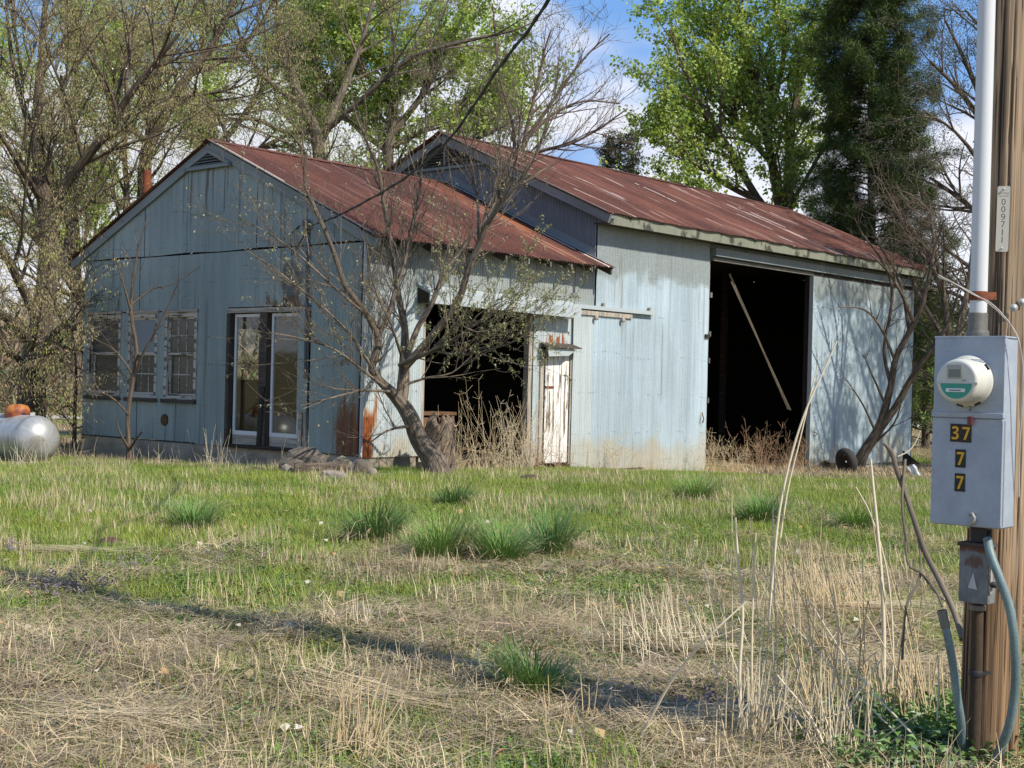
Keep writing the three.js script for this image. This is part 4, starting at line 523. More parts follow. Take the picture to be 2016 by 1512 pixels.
// ---- the leaning many-stemmed tree in front of the workshop corner
{
  const Z = 21.3, tw = { from: 1, per: 1.1, geo: LEAF.bud, tones: PALE, jit: 0.02 };
  const stem = (pts, o = {}) => ({ p: pts.map(([x, y, dz, r]) => P(x, y, Z + dz, r > 12 ? r * 0.95 : r * 0.8)), ...o });
  makeTree('leaning_tree', 'leaning bare many-stemmed tree before the workshop corner, a few new buds', {
    seed: 21, mat: barkGrey, leaf: tw, rmin: 0.0038, limbs: [
      stem([[864, 940, 0, 30], [852, 905, 0, 24], [824, 865, 0, 19], [808, 823, 0, 17], [786, 789, 0, 15], [754, 757, -0.1, 11], [732, 728, -0.2, 10], [741, 696, -0.2, 10], [743, 662, -0.2, 10], [722, 620, -0.3, 8], [703, 595, -0.4, 7.5], [678, 560, -0.5, 7], [659, 503, -0.6, 6], [636, 446, -0.7, 5], [614, 400, -0.8, 4], [600, 364, -0.8, 3], [600, 318, -0.9, 2], [612, 270, -0.9, 1.2]], { dense: 0.8 }),
      stem([[790, 795, 0, 13], [794, 757, 0.1, 13], [796, 703, 0.15, 12], [797, 649, 0.2, 9], [786, 592, 0.2, 8], [779, 545, 0.2, 7], [767, 469, 0.2, 6], [754, 392, 0.2, 5], [745, 335, 0.2, 4], [722, 280, 0.2, 3], [700, 225, 0.2, 2], [690, 170, 0.2, 1]], { dense: 1.4 }),
      stem([[743, 662, -0.2, 8], [763, 627, -0.1, 6.5], [782, 560, 0, 6], [796, 520, 0.05, 5], [811, 446, 0.1, 4.2], [824, 392, 0.1, 3.5], [831, 319, 0.1, 2.6], [838, 240, 0.1, 1.8], [836, 165, 0.1, 1]], { dense: 1.6 }),
      stem([[797, 715, 0.1, 9], [824, 643, 0.3, 7], [849, 601, 0.4, 6.5], [875, 538, 0.5, 6], [903, 500, 0.6, 5], [926, 469, 0.6, 4.5], [957, 430, 0.7, 4], [980, 383, 0.8, 3], [986, 310, 0.8, 2.2], [978, 230, 0.8, 1.3]], { dense: 1.7 }),
      stem([[798, 722, -0.1, 11], [830, 687, -0.2, 10], [875, 633, -0.4, 9.5], [903, 592, -0.5, 9], [919, 542, -0.6, 8], [942, 484, -0.7, 8], [957, 446, -0.8, 7], [976, 415, -0.8, 6], [995, 367, -0.9, 4.5], [1015, 319, -0.9, 3.5], [1024, 240, -1.0, 2.4], [1032, 160, -1.0, 1.2]], { dense: 1.6 }),
      stem([[957, 446, -0.8, 5], [990, 400, -1.0, 4], [1030, 350, -1.1, 3.2], [1062, 290, -1.2, 2.4], [1082, 210, -1.2, 1.5], [1100, 140, -1.3, 0.9]], { dense: 1.8 }),
      stem([[942, 484, -0.7, 4], [940, 400, -0.5, 3], [928, 320, -0.4, 2.4], [905, 240, -0.4, 1.6], [893, 170, -0.4, 0.9]], { dense: 1.8 }),
      stem([[786, 720, -0.1, 5], [833, 700, -0.6, 5.5], [881, 677, -0.9, 4.5], [922, 649, -1.1, 3.6], [940, 622, -1.2, 2.4], [985, 596, -1.3, 1.2]], { leafy: 9, dense: 1.5 }),
      stem([[850, 690, -0.7, 4], [905, 700, -1, 3], [960, 690, -1.2, 2.4], [1020, 670, -1.4, 1.4], [1060, 640, -1.5, 1]], { leafy: 9, dense: 1.5 }),
      stem([[875, 680, -0.8, 3], [900, 640, -1.2, 2.4], [940, 655, -1.4, 2], [990, 640, -1.5, 1.4], [1030, 615, -1.6, 1]], { leafy: 12, dense: 1.7 }),
      stem([[760, 765, -0.1, 5], [720, 735, -0.6, 3.5], [660, 690, -1.0, 2.8], [595, 668, -1.3, 2], [530, 655, -1.5, 1.2]], { dense: 1.3, leafy: 1.4 }),
      stem([[735, 730, -0.2, 4.5], [690, 660, -0.7, 3.2], [640, 610, -1.0, 2.6], [560, 545, -1.2, 2], [480, 490, -1.5, 1.1]], { dense: 1.2, leafy: 1.6 }),
      stem([[770, 772, -0.2, 4], [710, 770, -0.9, 3], [650, 785, -1.3, 2.2], [590, 800, -1.6, 1.2]], { dense: 1.2 }),
      stem([[720, 620, -0.3, 4], [650, 560, -0.8, 3], [585, 500, -1.1, 2.4], [520, 455, -1.3, 1.4], [465, 430, -1.5, 0.9]], { dense: 1.2, leafy: 1.5 }),
      stem([[792, 760, 0.1, 4], [840, 745, 0.2, 3], [890, 735, 0.2, 2], [930, 700, 0.2, 1.2]]), stem([[815, 838, 0, 5], [760, 850, -0.4, 2.6], [720, 880, -0.6, 1.4]]), stem([[790, 700, 0, 4], [770, 640, -0.5, 3], [735, 560, -0.8, 2], [722, 480, -1, 1.2]]),
    ], levels: [{ per: 4.8, len: [0.5, 2.2], ang: [0.3, 0.95], up: 0.28, rmax: 0.013, t0: 0.22, seg: 6, wob: 0.28, bend: 0.05 }, { per: 5.4, len: [0.22, 0.9], ang: [0.35, 0.95], up: 0.1, rmax: 0.007, seg: 4 }, { per: 3.0, len: [0.1, 0.3], ang: [0.4, 1], rmax: 0.005, seg: 2 }],
  });
}
// ---- young tree at the barn's right-hand door
{
  const Z = 32.6, stem = (pts, o = {}) => ({ p: pts.map(([x, y, dz, r]) => P(x, y, Z + dz, r)), ...o });
  makeTree('forked_tree', 'bare forked young tree against the barn\'s right-hand sliding door', {
    seed: 33, mat: barkBrown, rmin: 0.006, leaf: { from: 2, per: 0.8, geo: LEAF.bud, tones: PALE }, limbs: [
      stem([[1688, 922, 0, 14], [1700, 893, 0, 11], [1730, 846, 0, 10], [1744, 800, 0, 8], [1754, 760, 0, 7], [1764, 705, 0, 6], [1790, 655, 0, 5.5], [1812, 610, 0, 5], [1826, 560, 0, 4], [1838, 500, 0, 2.5], [1856, 440, 0, 1.2]]),
      stem([[1732, 846, 0, 8], [1766, 798, -0.2, 7], [1794, 746, -0.3, 6], [1838, 683, -0.5, 4.5], [1870, 630, -0.6, 3], [1890, 560, -0.7, 1.5]]),
      stem([[1754, 760, 0, 4], [1740, 690, 0.1, 3.4], [1756, 600, 0.1, 3.2], [1752, 548, 0.1, 3], [1728, 500, 0, 2.4], [1700, 465, 0, 1.8], [1682, 430, -0.1, 1]], { dense: 1.3 }),
      stem([[1790, 655, 0, 4], [1780, 590, 0.2, 3.4], [1765, 540, 0.3, 2.8], [1735, 490, 0.3, 2], [1712, 440, 0.3, 1]], { dense: 1.3 }), stem([[1800, 640, 0, 4], [1770, 570, -0.3, 3], [1738, 525, -0.5, 2.4], [1712, 500, -0.6, 1.3]], { dense: 1.4 }),
      stem([[1762, 711, 0, 3], [1730, 640, -0.4, 2.4], [1700, 610, -0.6, 1.8], [1650, 605, -0.8, 1]]), stem([[1744, 800, 0, 3], [1722, 750, -0.3, 2], [1700, 700, -0.5, 1]]), stem([[1725, 855, 0, 3], [1700, 800, -0.2, 1.8], [1668, 750, -0.4, 1]]), stem([[1726, 870, 0, 2.5], [1760, 835, -0.3, 1.8], [1776, 790, -0.4, 1]]),
    ], levels: [{ per: 2.2, len: [0.5, 1.7], ang: [0.35, 1.0], up: 0.22, rmax: 0.016, t0: 0.3, seg: 6 }, { per: 2.6, len: [0.25, 0.9], ang: [0.4, 1.0], up: 0.1, rmax: 0.01, seg: 4 }, { per: 2.4, len: [0.12, 0.4], ang: [0.4, 1], rmax: 0.007, seg: 2 }],
  });
}
// ---- sapling before the windows
{
  const Z = 24.2, stem = (pts, o = {}) => ({ p: pts.map(([x, y, dz, r]) => P(x, y, Z + dz, r)), ...o });
  makeTree('window_sapling', 'thin bare sapling growing up in front of the workshop windows', {
    seed: 41, mat: barkBrown, rmin: 0.004, limbs: [
      stem([[255, 915, 0, 9], [254, 890, 0, 5.5], [252, 814, 0, 4.5], [262, 750, 0, 4.3], [269, 690, 0, 4], [258, 615, 0, 3.4], [264, 536, 0, 2.6], [275, 482, 0, 1.8], [290, 425, 0, 0.9]]), stem([[263, 745, 0, 3], [285, 690, -0.2, 2.4], [317, 633, -0.3, 1.8], [350, 560, -0.4, 1]]), stem([[258, 615, 0, 2.4], [243, 560, -0.2, 1.8], [225, 500, -0.3, 1]]), stem([[260, 600, 0, 2], [300, 570, 0.2, 1.6], [340, 560, 0.2, 1], [395, 525, 0.2, 0.8]]),
      stem([[254, 885, 0, 3], [235, 850, -0.3, 1.6], [228, 825, -0.4, 1]]), stem([[256, 885, 0, 3], [272, 860, -0.3, 1.6], [282, 850, -0.4, 1]]), stem([[262, 740, 0, 2.2], [225, 690, -0.3, 1.5], [180, 665, -0.5, 1]]), stem([[255, 820, 0, 2], [215, 780, -0.4, 1.4], [172, 770, -0.6, 1]]),
    ], levels: [{ per: 2.6, len: [0.35, 1.1], ang: [0.4, 1.1], up: 0.12, rmax: 0.008, t0: 0.3, seg: 5 }, { per: 3, len: [0.15, 0.5], ang: [0.4, 1], rmax: 0.005, seg: 3 }],
  });
}
// ---- trees behind and beside the buildings
const bigLevels = (k, tw = 1) => [{ per: 1.7 * k, len: [1.6, 4.2], ang: [0.4, 0.95], up: 0.10, rmax: 0.05, t0: 0.25, seg: 7, wob: 0.3, bend: 0.02 }, { per: 2.6 * k, len: [0.8, 2.4], ang: [0.4, 1.0], up: 0.05, rmax: 0.020, seg: 5, wob: 0.32, bend: 0 }, { per: 3.2 * tw, len: [0.35, 1.2], ang: [0.4, 1.1], rmax: 0.012, seg: 3, bend: -0.03 }, { per: 1.2 * tw, len: [0.2, 0.5], ang: [0.4, 1.1], rmax: 0.007, seg: 2, bend: -0.05 }];
const GROUP = 'trees behind the buildings';
function backTree(name, label, Z, seed, mat, limbs, leaf, levels, o = {}) { return makeTree(name, label, { seed, mat, group: GROUP, rmin: 0.008, leaf, levels, limbs: limbs.map(({ p, ...r }) => ({ p: p.map(([x, y, dz, w]) => P(x, y, Z + dz, w)), ...r })), ...o }); }
const catkins = { from: 1, per: 4.6, geo: LEAF.catkin, tones: OLIVE, jit: 0.15, tilt: 1.4 };
backTree('budding_tree', 'big budding tree with brownish tassels behind the propane tank', 30, 51, barkDark, [
  { p: [[58, 868, 0, 34], [62, 800, 0, 29], [66, 720, 0, 27], [82, 640, 0, 24], [92, 560, 0, 21], [96, 464, 0, 18], [86, 380, 0, 15], [72, 280, 0, 12], [76, 180, 0, 9], [84, 80, 0, 7], [92, -40, 0, 4]] },
  { p: [[97, 470, 0, 13], [110, 400, 0, 11], [174, 306, -0.4, 9], [222, 250, -0.6, 8], [250, 194, -0.8, 7], [299, 135, -1, 6], [330, 95, -1.2, 4], [372, 40, -1.3, 2.5], [400, -20, -1.4, 1.5]] },
  { p: [[80, 640, 0, 12], [40, 560, -0.6, 9], [0, 490, -1.2, 7], [-50, 430, -1.6, 5]] }, { p: [[72, 690, 0, 14], [30, 640, -1, 10], [-30, 600, -1.8, 8]] }, { p: [[88, 600, 0, 9], [120, 520, 0.8, 8], [150, 430, 1.4, 6], [200, 380, 2, 4], [245, 350, 2.3, 2.5]] },
  { p: [[72, 280, 0, 8], [40, 190, 0.6, 6], [20, 90, 1, 4], [10, -20, 1.2, 2]] }, { p: [[84, 400, 0, 7], [40, 330, -1.2, 6], [0, 265, -2, 4], [-40, 220, -2.4, 2]] },
  { p: [[76, 700, 0, 9], [110, 655, -1.4, 7], [130, 640, -2, 5], [150, 650, -2.4, 3]], leafy: 0.9 }, { p: [[64, 760, 0, 8], [30, 700, -1.6, 6], [-10, 690, -2.4, 4], [-50, 720, -2.8, 3]], leafy: 1.6 }, { p: [[68, 735, 0, 6], [100, 690, -2.2, 5], [120, 690, -3, 3.4], [130, 720, -3.3, 2]], leafy: 0.8 },
], catkins, bigLevels(1.1));
backTree('leaning_back_tree', 'dark trunk leaning left out from behind the workshop\'s left corner', 33, 52, barkDark, [
  { p: [[235, 760, 0, 20], [205, 660, 0, 18], [164, 589, 0, 15], [118, 518, 0, 13], [76, 470, 0, 11], [30, 430, 0, 9], [-30, 390, 0, 7]] }, { p: [[150, 570, 0, 9], [140, 480, 0.5, 8], [150, 380, 0.8, 6], [130, 260, 1, 4], [120, 150, 1.2, 2.5]] }, { p: [[190, 630, 0, 9], [230, 520, 0.6, 8], [250, 400, 1, 6], [245, 300, 1.2, 5], [255, 180, 1.4, 3]] },
], { ...catkins, tones: [...OLIVE, ...GREENS] }, bigLevels(1.1));
backTree('tall_back_tree', 'tall budding tree rising beside the rusty stove pipe', 34.5, 53, barkDark, [
  { p: [[268, 700, 0, 20], [275, 520, 0, 18], [284, 400, 0, 15], [288, 305, 0, 13], [312, 250, 0, 12], [337, 205, 0, 11], [371, 149, 0, 9], [410, 101, 0, 8], [448, 31, 0, 6], [470, -50, 0, 4]] },
  { p: [[310, 255, 0, 9], [300, 180, 0.6, 7], [330, 90, 1, 5], [335, 0, 1.2, 3]] }, { p: [[340, 205, 0, 8], [390, 190, -0.6, 6], [430, 230, -1, 5], [450, 280, -1.3, 3]] }, { p: [[295, 290, 0, 7], [240, 230, -0.5, 6], [200, 160, -0.8, 4], [170, 60, -1, 2]] }, { p: [[371, 149, 0, 6], [440, 120, 0.8, 4], [500, 70, 1.2, 3], [540, 0, 1.4, 2]] },
], { ...catkins, tones: [...OLIVE, [0.18, 0.24, 0.05]] }, bigLevels(1.2));
backTree('pale_back_tree', 'pale barked budding tree behind the workshop ridge', 37, 54, barkGrey, [
  { p: [[640, 640, 0, 20], [634, 440, 0, 17], [630, 330, 0, 14], [622, 264, 0, 12], [590, 194, 0, 10], [559, 115, 0, 8], [545, 30, 0, 5], [540, -60, 0, 3]] }, { p: [[626, 290, 0, 9], [660, 215, 0.5, 8], [690, 140, 0.8, 6], [720, 60, 1, 4], [740, -30, 1.2, 2]] }, { p: [[600, 210, 0, 7], [540, 170, -0.5, 5], [490, 110, -1, 4], [460, 40, -1.2, 2]] }, { p: [[620, 260, 0, 6], [560, 260, 0.8, 5], [500, 235, 1.3, 4], [440, 240, 1.6, 2]] }, { p: [[640, 260, 0, 6], [720, 190, -0.6, 5], [808, 115, -1, 4.5], [912, 83, -1.4, 4], [1010, 61, -1.6, 2.2], [1060, 40, -1.7, 1]], leafy: 0.1, dense: 0.8 },
], { ...catkins, tones: [...OLIVE, ...GREENS], per: 5.5 }, bigLevels(1.05));
const leafy = (geo, tones, per = 3.2) => ({ from: 1, per, geo, tones, jit: 0.35 });
const leafLevels = (k) => [{ per: 1.9 * k, len: [1.4, 3.6], ang: [0.4, 0.9], up: 0.15, rmax: 0.06, t0: 0.2, seg: 6 }, { per: 2.8 * k, len: [0.7, 1.9], ang: [0.4, 1.0], up: 0.05, rmax: 0.022, seg: 4 }, { per: 2.4, len: [0.3, 0.9], ang: [0.4, 1.1], rmax: 0.012, seg: 2 }];
backTree('green_maple', 'bright green new-leaved tree filling the gap left of the blue sky', 46, 55, barkGrey, [
  { p: [[765, 640, 0, 14], [763, 400, 0, 12], [765, 302, 0, 10], [772, 208, 0, 8], [752, 120, 0, 6], [745, 20, 0, 4], [740, -80, 0, 2]] }, { p: [[768, 270, 0, 7], [830, 190, 0, 6], [880, 100, -0.5, 4], [905, 40, -0.8, 2]] }, { p: [[770, 290, 0, 6], [880, 230, 0.6, 5], [950, 160, 1, 3], [985, 110, 1, 2]] }, { p: [[764, 300, 0, 6], [690, 240, 0.6, 5], [640, 150, 1, 4], [600, 60, 1, 2]] }, { p: [[765, 330, 0, 6], [880, 300, -1, 4], [990, 250, -1.4, 3], [1050, 215, -1.5, 1.5]], leafy: 0.4 }, { p: [[760, 200, 0, 5], [700, 110, -1, 4], [690, 30, -1.2, 2], [680, -40, -1.2, 1]] },
], leafy(LEAF.broad, [...GREENS, [0.28, 0.36, 0.05]], 8), leafLevels(1.25));
backTree('green_tree', 'fresh green tree filling the sky behind the tall budding tree', 48, 56, barkGrey, [
  { p: [[420, 640, 0, 13], [425, 400, 0, 11], [420, 260, 0, 9], [400, 120, 0, 6], [395, 0, 0, 3], [390, -80, 0, 2]] }, { p: [[424, 300, 0, 7], [500, 200, 0, 5], [560, 110, 0, 3], [590, 30, 0, 2]] }, { p: [[422, 280, 0, 7], [330, 200, 0, 5], [270, 110, 0, 3], [240, 40, 0, 2]] }, { p: [[424, 340, 0, 7], [520, 290, 1, 5], [600, 250, 1, 3]] },
], leafy(LEAF.broad2, GREENS, 8), leafLevels(1.15));
backTree('green_tree', 'fresh green tree showing far behind the propane tank tree', 50, 57, barkGrey, [
  { p: [[150, 760, 0, 12], [150, 500, 0, 10], [140, 300, 0, 7], [150, 120, 0, 5], [150, -60, 0, 3]] }, { p: [[148, 400, 0, 7], [60, 300, 0, 5], [0, 180, 0, 3], [-30, 80, 0, 2]] }, { p: [[146, 340, 0, 6], [220, 230, 0, 5], [250, 130, 0, 3]] }, { p: [[150, 480, 0, 6], [60, 440, 0, 4], [-20, 420, 0, 3]] }, { p: [[150, 520, 0, 6], [200, 450, 0, 4], [240, 400, 0, 2]] },
], leafy(LEAF.broad2, GREENS, 8), leafLevels(1.15));
backTree('bare_tree', 'bare reddish-twigged tree against the blue sky behind the barn ridge', 41, 58, barkRed, [
  { p: [[1000, 700, 0, 14], [1008, 440, 0, 9], [1016, 330, 0, 6], [1040, 270, 0, 4.6], [1075, 220, 0, 3.6], [1115, 160, 0, 2.6], [1160, 105, 0, 1.8], [1200, 68, 0, 1.4]] }, { p: [[1016, 330, 0, 5], [1060, 300, -0.3, 3.6], [1120, 285, -0.5, 2.8], [1170, 260, -0.6, 2], [1235, 215, -0.7, 1.4]] }, { p: [[1040, 270, 0, 4], [1090, 225, 0.4, 2.8], [1150, 200, 0.7, 2], [1220, 205, 0.9, 1.4]] }, { p: [[1012, 350, 0, 4.5], [1010, 250, 0.5, 3], [985, 160, 0.8, 2], [975, 70, 1, 2], [970, 10, 1, 1]] }, { p: [[1030, 285, 0, 4], [1050, 200, 0, 3], [1070, 110, 0, 2], [1085, 60, 0, 1]] },
], null, [{ per: 3.2, len: [0.8, 2.8], ang: [0.35, 0.9], up: 0.12, rmax: 0.03, t0: 0.2, seg: 6 }, { per: 3.2, len: [0.4, 1.3], ang: [0.35, 0.9], up: 0.06, rmax: 0.014, seg: 4 }, { per: 2.2, len: [0.2, 0.6], ang: [0.4, 1], rmax: 0.009, seg: 2 }], { rmin: 0.007 });
backTree('maple', 'many-stemmed tree with fresh green leaves behind the barn roof', 46, 59, barkBrown, [
  { p: [[1545, 640, 0, 20], [1546, 470, 0, 17], [1538, 420, 0, 12], [1520, 320, 0, 9], [1503, 240, 0, 8], [1480, 130, 0, 6], [1455, 20, 0, 4], [1440, -60, 0, 2]] }, { p: [[1548, 460, 0, 13], [1553, 340, 0.3, 10], [1560, 230, 0.5, 8], [1590, 110, 0.6, 5], [1610, 0, 0.6, 3]] }, { p: [[1540, 450, 0, 9], [1490, 390, -0.6, 8], [1440, 300, -1, 6], [1390, 220, -1.3, 5], [1345, 130, -1.5, 3], [1318, 60, -1.6, 1.5]] }, { p: [[1500, 400, -0.6, 6], [1430, 365, -1, 5], [1380, 330, -1.3, 4], [1320, 290, -1.5, 2], [1290, 260, -1.6, 1]] }, { p: [[1525, 330, 0, 6], [1440, 230, 0.6, 5], [1380, 160, 1, 3], [1310, 110, 1.2, 1.5]] }, { p: [[1510, 250, 0, 6], [1540, 130, 0.6, 5], [1545, 30, 0.8, 3]] }, { p: [[1500, 230, 0, 5], [1420, 120, 0, 4], [1390, 30, 0, 2.5], [1375, -30, 0, 1.5]] }, { p: [[1545, 420, 0, 5], [1600, 330, -1, 4], [1640, 240, -1.4, 3], [1650, 120, -1.6, 1.5]] }, { p: [[1530, 440, 0, 4], [1440, 400, -0.6, 3], [1360, 375, -1, 2], [1310, 350, -1.2, 1]] },
], leafy(LEAF.broad, [...GREENS, [0.17, 0.28, 0.03]], 5.6), leafLevels(1.05));
// conifers: whorls of drooping boughs
function conifer(name, label, px, baseY, topY, Z, width, seed, tones, geo, o = {}) {
  const R = rng(seed), b = at(px, baseY, Z), t = at(px + (o.lean ?? 0), topY, Z); b.y = hg(b.x, b.z) - 0.1; const H = t.y - b.y, limbs = [{ p: [[b.x, b.y, b.z, width * 0.05 + 0.05], [lerp(b.x, t.x, 0.5), b.y + H * 0.5, b.z, width * 0.03 + 0.03], [t.x, t.y, t.z, 0.015]], from: 9 }];
  const n = o.n ?? 60; for (let k = 0; k < n; k++) { const f = lerp(o.skirt ?? 0.12, 0.985, Math.pow(k / n, 0.85)), y = b.y + H * f, az = k * 2.4 + R(), L = width * Math.pow(1 - f, o.pow ?? 0.7) * lerp(0.6, 1.1, R()) + 0.15, x = lerp(b.x, t.x, f), dip = o.dip ?? 0.1; limbs.push({ p: [[x, y, b.z, 0.03], [x + Math.cos(az) * L * 0.5, y + L * 0.10, b.z + Math.sin(az) * L * 0.5, 0.02], [x + Math.cos(az) * L, y + L * (0.12 - dip * (1 - f)), b.z + Math.sin(az) * L, 0.008]] }); }
  return makeTree(name, label, { base: b, seed, mat: barkDark, group: GROUP, rmin: 0.007, limbs, leaf: { from: 0, per: o.per ?? 6, geo, mat: needleMat, tones, jit: 0.1, tilt: 1.2 }, levels: [{ per: o.tw ?? 3.4, len: [0.25, 0.9], ang: [0.5, 1.1], rmax: 0.012, t0: 0.15, seg: 3, bend: 0.03 }] });
}
const DARKGREEN = [[0.07, 0.12, 0.03], [0.10, 0.17, 0.03], [0.15, 0.22, 0.04], [0.045, 0.08, 0.03]];
conifer('pine_tree', 'tall dark pine to the right of the green tree', 1722, 860, -130, 43, 3.0, 61, DARKGREEN, LEAF.needle, { n: 210, per: 13, skirt: 0.12, pow: 0.34, lean: -12, tw: 5, dip: 0.3 });
conifer('cedar_tree', 'small dark cedar whose tip shows above the barn ridge', 1221, 900, 258, 56, 1.9, 62, [[0.05, 0.065, 0.03], [0.07, 0.08, 0.035], [0.09, 0.08, 0.04]], LEAF.scale, { n: 130, per: 16, skirt: 0.3, pow: 0.55 });
conifer('cedar_tree', 'dark cedar seen between the barn\'s far end and the meter box', 1822, 905, 575, 50, 2.3, 63, DARKGREEN, LEAF.scale, { n: 70, per: 7, skirt: 0.04, pow: 0.5 });
conifer('cedar_tree', 'dark cedar half hidden by the utility pole', 1990, 910, 610, 54, 2.6, 64, DARKGREEN, LEAF.scale, { n: 70, per: 6, skirt: 0.04, pow: 0.5 });
backTree('sparse_oak', 'half-leaved dark tree whose branches reach in behind the white conduit', 39, 65, barkDark, [
  { p: [[2080, 900, 0, 24], [2075, 640, 0, 20], [2060, 460, 0, 17], [2040, 300, 0, 12], [2030, 150, 0, 9], [2010, 0, 0, 6]] }, { p: [[2060, 440, 0, 9], [1990, 330, 0, 8], [1930, 235, 0, 6], [1880, 170, 0, 4], [1830, 120, 0, 2]] }, { p: [[2050, 360, 0, 7], [1960, 260, 1, 5], [1900, 120, 1.2, 4], [1860, 40, 1.4, 2]] }, { p: [[2070, 560, 0, 9], [1980, 470, 0.5, 7], [1900, 400, 0.8, 5], [1830, 350, 1, 3]] }, { p: [[2074, 620, 0, 8], [1980, 560, -0.5, 6], [1900, 520, -0.8, 4], [1840, 470, -1, 2]] }, { p: [[2070, 500, 0, 7], [1960, 360, -0.6, 5], [1880, 260, -0.8, 3], [1820, 220, -1, 2]] }, { p: [[2074, 690, 0, 6], [1980, 640, 1, 5], [1900, 590, 1.2, 4], [1830, 560, 1.4, 2]] }, { p: [[2040, 200, 0, 6], [1960, 90, 0.6, 4], [1900, 20, 0.8, 2]] },
], { from: 1, per: 3.2, geo: LEAF.small, tones: [[0.12, 0.15, 0.04], [0.17, 0.18, 0.05], [0.09, 0.12, 0.035]], jit: 0.25 }, bigLevels(0.75));
backTree('grey_thicket_tree', 'bare grey thicket tree between the pine and the conduit', 37, 66, barkGrey, [
  { p: [[1880, 900, 0, 9], [1872, 720, 0, 8], [1860, 600, 0, 6], [1842, 500, 0, 4], [1830, 400, 0, 2]] }, { p: [[1872, 720, 0, 6], [1900, 600, 0.5, 5], [1915, 480, 0.8, 3], [1920, 380, 1, 1.5]] }, { p: [[1868, 680, 0, 5], [1830, 620, -0.4, 4], [1800, 560, -0.6, 3], [1790, 500, -0.7, 1.5]] }, { p: [[1876, 760, 0, 5], [1850, 700, -0.5, 3], [1815, 650, -0.8, 1.5]] },
], null, bigLevels(0.9, 1.3));
backTree('road_sapling', 'thin dark sapling between the propane tank and the workshop', 28.5, 67, barkDark, [
  { p: [[146, 888, 0, 5], [147, 840, 0, 4], [148, 790, 0, 3.5], [150, 740, 0, 3], [147, 690, 0, 2], [140, 630, 0, 1]] }, { p: [[147, 845, 0, 2.4], [128, 822, -0.3, 2], [102, 805, -0.5, 1]] }, { p: [[147, 845, 0, 2], [165, 838, 0.3, 1.5], [180, 820, 0.4, 1]] }, { p: [[148, 806, 0, 2], [130, 800, -0.3, 1.5], [110, 815, -0.5, 1]] },
], null, [{ per: 3, len: [0.3, 0.9], ang: [0.5, 1.2], up: 0.05, rmax: 0.01, t0: 0.2, seg: 4 }, { per: 3, len: [0.15, 0.5], ang: [0.4, 1], rmax: 0.007, seg: 2 }]);
// a tree out of the picture on the right: its shade falls on the sliding door
{
  const b = fromAB(18.6, -9.2); b.y = hg(b.x, b.z) - 0.1; const q = (x, y, z, r) => [b.x + x, b.y + y, b.z + z, r];
  makeTree('yard_tree', 'leafing tree standing in the yard beyond the right edge of the picture', { seed: 71, mat: barkBrown, rmin: 0.008, leaf: { from: 1, per: 4, geo: LEAF.broad2, tones: GREENS, jit: 0.3 }, levels: leafLevels(0.9), limbs: [{ p: [q(0, 0, 0, 0.20), q(0.1, 4, 0, 0.17), q(0.2, 8, 0.1, 0.12), q(0, 12, 0.2, 0.07), q(0, 16, 0, 0.02)] }, { p: [q(0.1, 4.5, 0, 0.08), q(1.2, 6.5, -0.6, 0.06), q(1.8, 9, -1.1, 0.03)] }, { p: [q(0, 8, 0, 0.08), q(1.4, 10.5, -1.2, 0.05), q(2.2, 13, -1.9, 0.02)] }, { p: [q(0, 9, 0, 0.08), q(-1.4, 11.5, 1.2, 0.05), q(-2.2, 14, 1.9, 0.02)] }, { p: [q(0, 6, 0, 0.08), q(1.6, 8.0, -1.6, 0.05), q(2.6, 9.4, -2.6, 0.02)] }, { p: [q(0, 5.5, 0, 0.08), q(-1.4, 7.2, 1.4, 0.05), q(-2.4, 8.6, 2.5, 0.02)] }, { p: [q(0.1, 5, 0, 0.08), q(-1.0, 7, 0.6, 0.06), q(-1.8, 9.5, 0.9, 0.03)] }, { p: [q(0.1, 6, 0, 0.06), q(-0.6, 8, -1, 0.05), q(-0.7, 10, -1.8, 0.02)] }] });
}
// brown wooded rise far off: brush that reads as one mass
{
  const R = rng(81), g = clump(82, 18, 0.9, 0.9, 0.10, -0.5), l = [];
  for (let k = 0; k < 9000; k++) { const az = (R() - 0.5) * 1.15, d = lerp(85, 190, R()), x = Math.sin(az) * d, z = -Math.cos(az) * d, y = hg(x, z), s = lerp(0.9, 2.2, R()), gr = R() < 0.18; l.push({ x, y: y + R() * R() * 7, z, ry: R() * 6.28, s, c: gr ? [0.10, 0.15, 0.05] : [0.20 + R() * 0.08, 0.16 + R() * 0.05, 0.12] }); }
  instances('far_woods', g, std({ color: 0xffffff, roughness: 1 }), l, 'brown leafless woods on the rise far behind', 'woods');
}

// ================================================================ pole with its meter gear
const poleCrack = (u, v) => Math.max(sst(0.60, 0.68, tn(u, v, 40, 3, 9, 4)), 0.6 * sst(0.64, 0.72, tn(u, v, 110, 9, 29, 3)));
const poleTex = tex(1024, 1024, (u, v) => { // weathered pole: long checks, grey tan above, orange brown below
  const f = tn(u, v, 80, 6, 3, 4), m = tn(u, v, 5, 4, 15, 4), crack = poleCrack(u, v), low = sst(0.36, 0.16, v + (m - 0.5) * 0.25);
  const c = 150 + (f - 0.5) * 110, b = mix3([c, c * 0.86, c * 0.70], [c * 0.92, c * 0.70, c * 0.48], low * 0.7); return mix3(b, [44, 34, 26], crack * 0.85);
}, { rx: 1, ry: 1 });
const wireMat = std({ color: rgb(0.02, 0.02, 0.022), roughness: 0.6 }), boxPaint = std({ map: tex(256, 256, (u, v) => { const n = tn(u, v, 5, 5, 3, 5), s = tn(u, v, 40, 40, 9, 2), c = (n - 0.5) * 22 + (s - 0.5) * 10; return [158 + c, 168 + c, 180 + c]; }), roughness: 0.42, metalness: 0.1 });
boxPaint.map.repeat.set(3, 3);
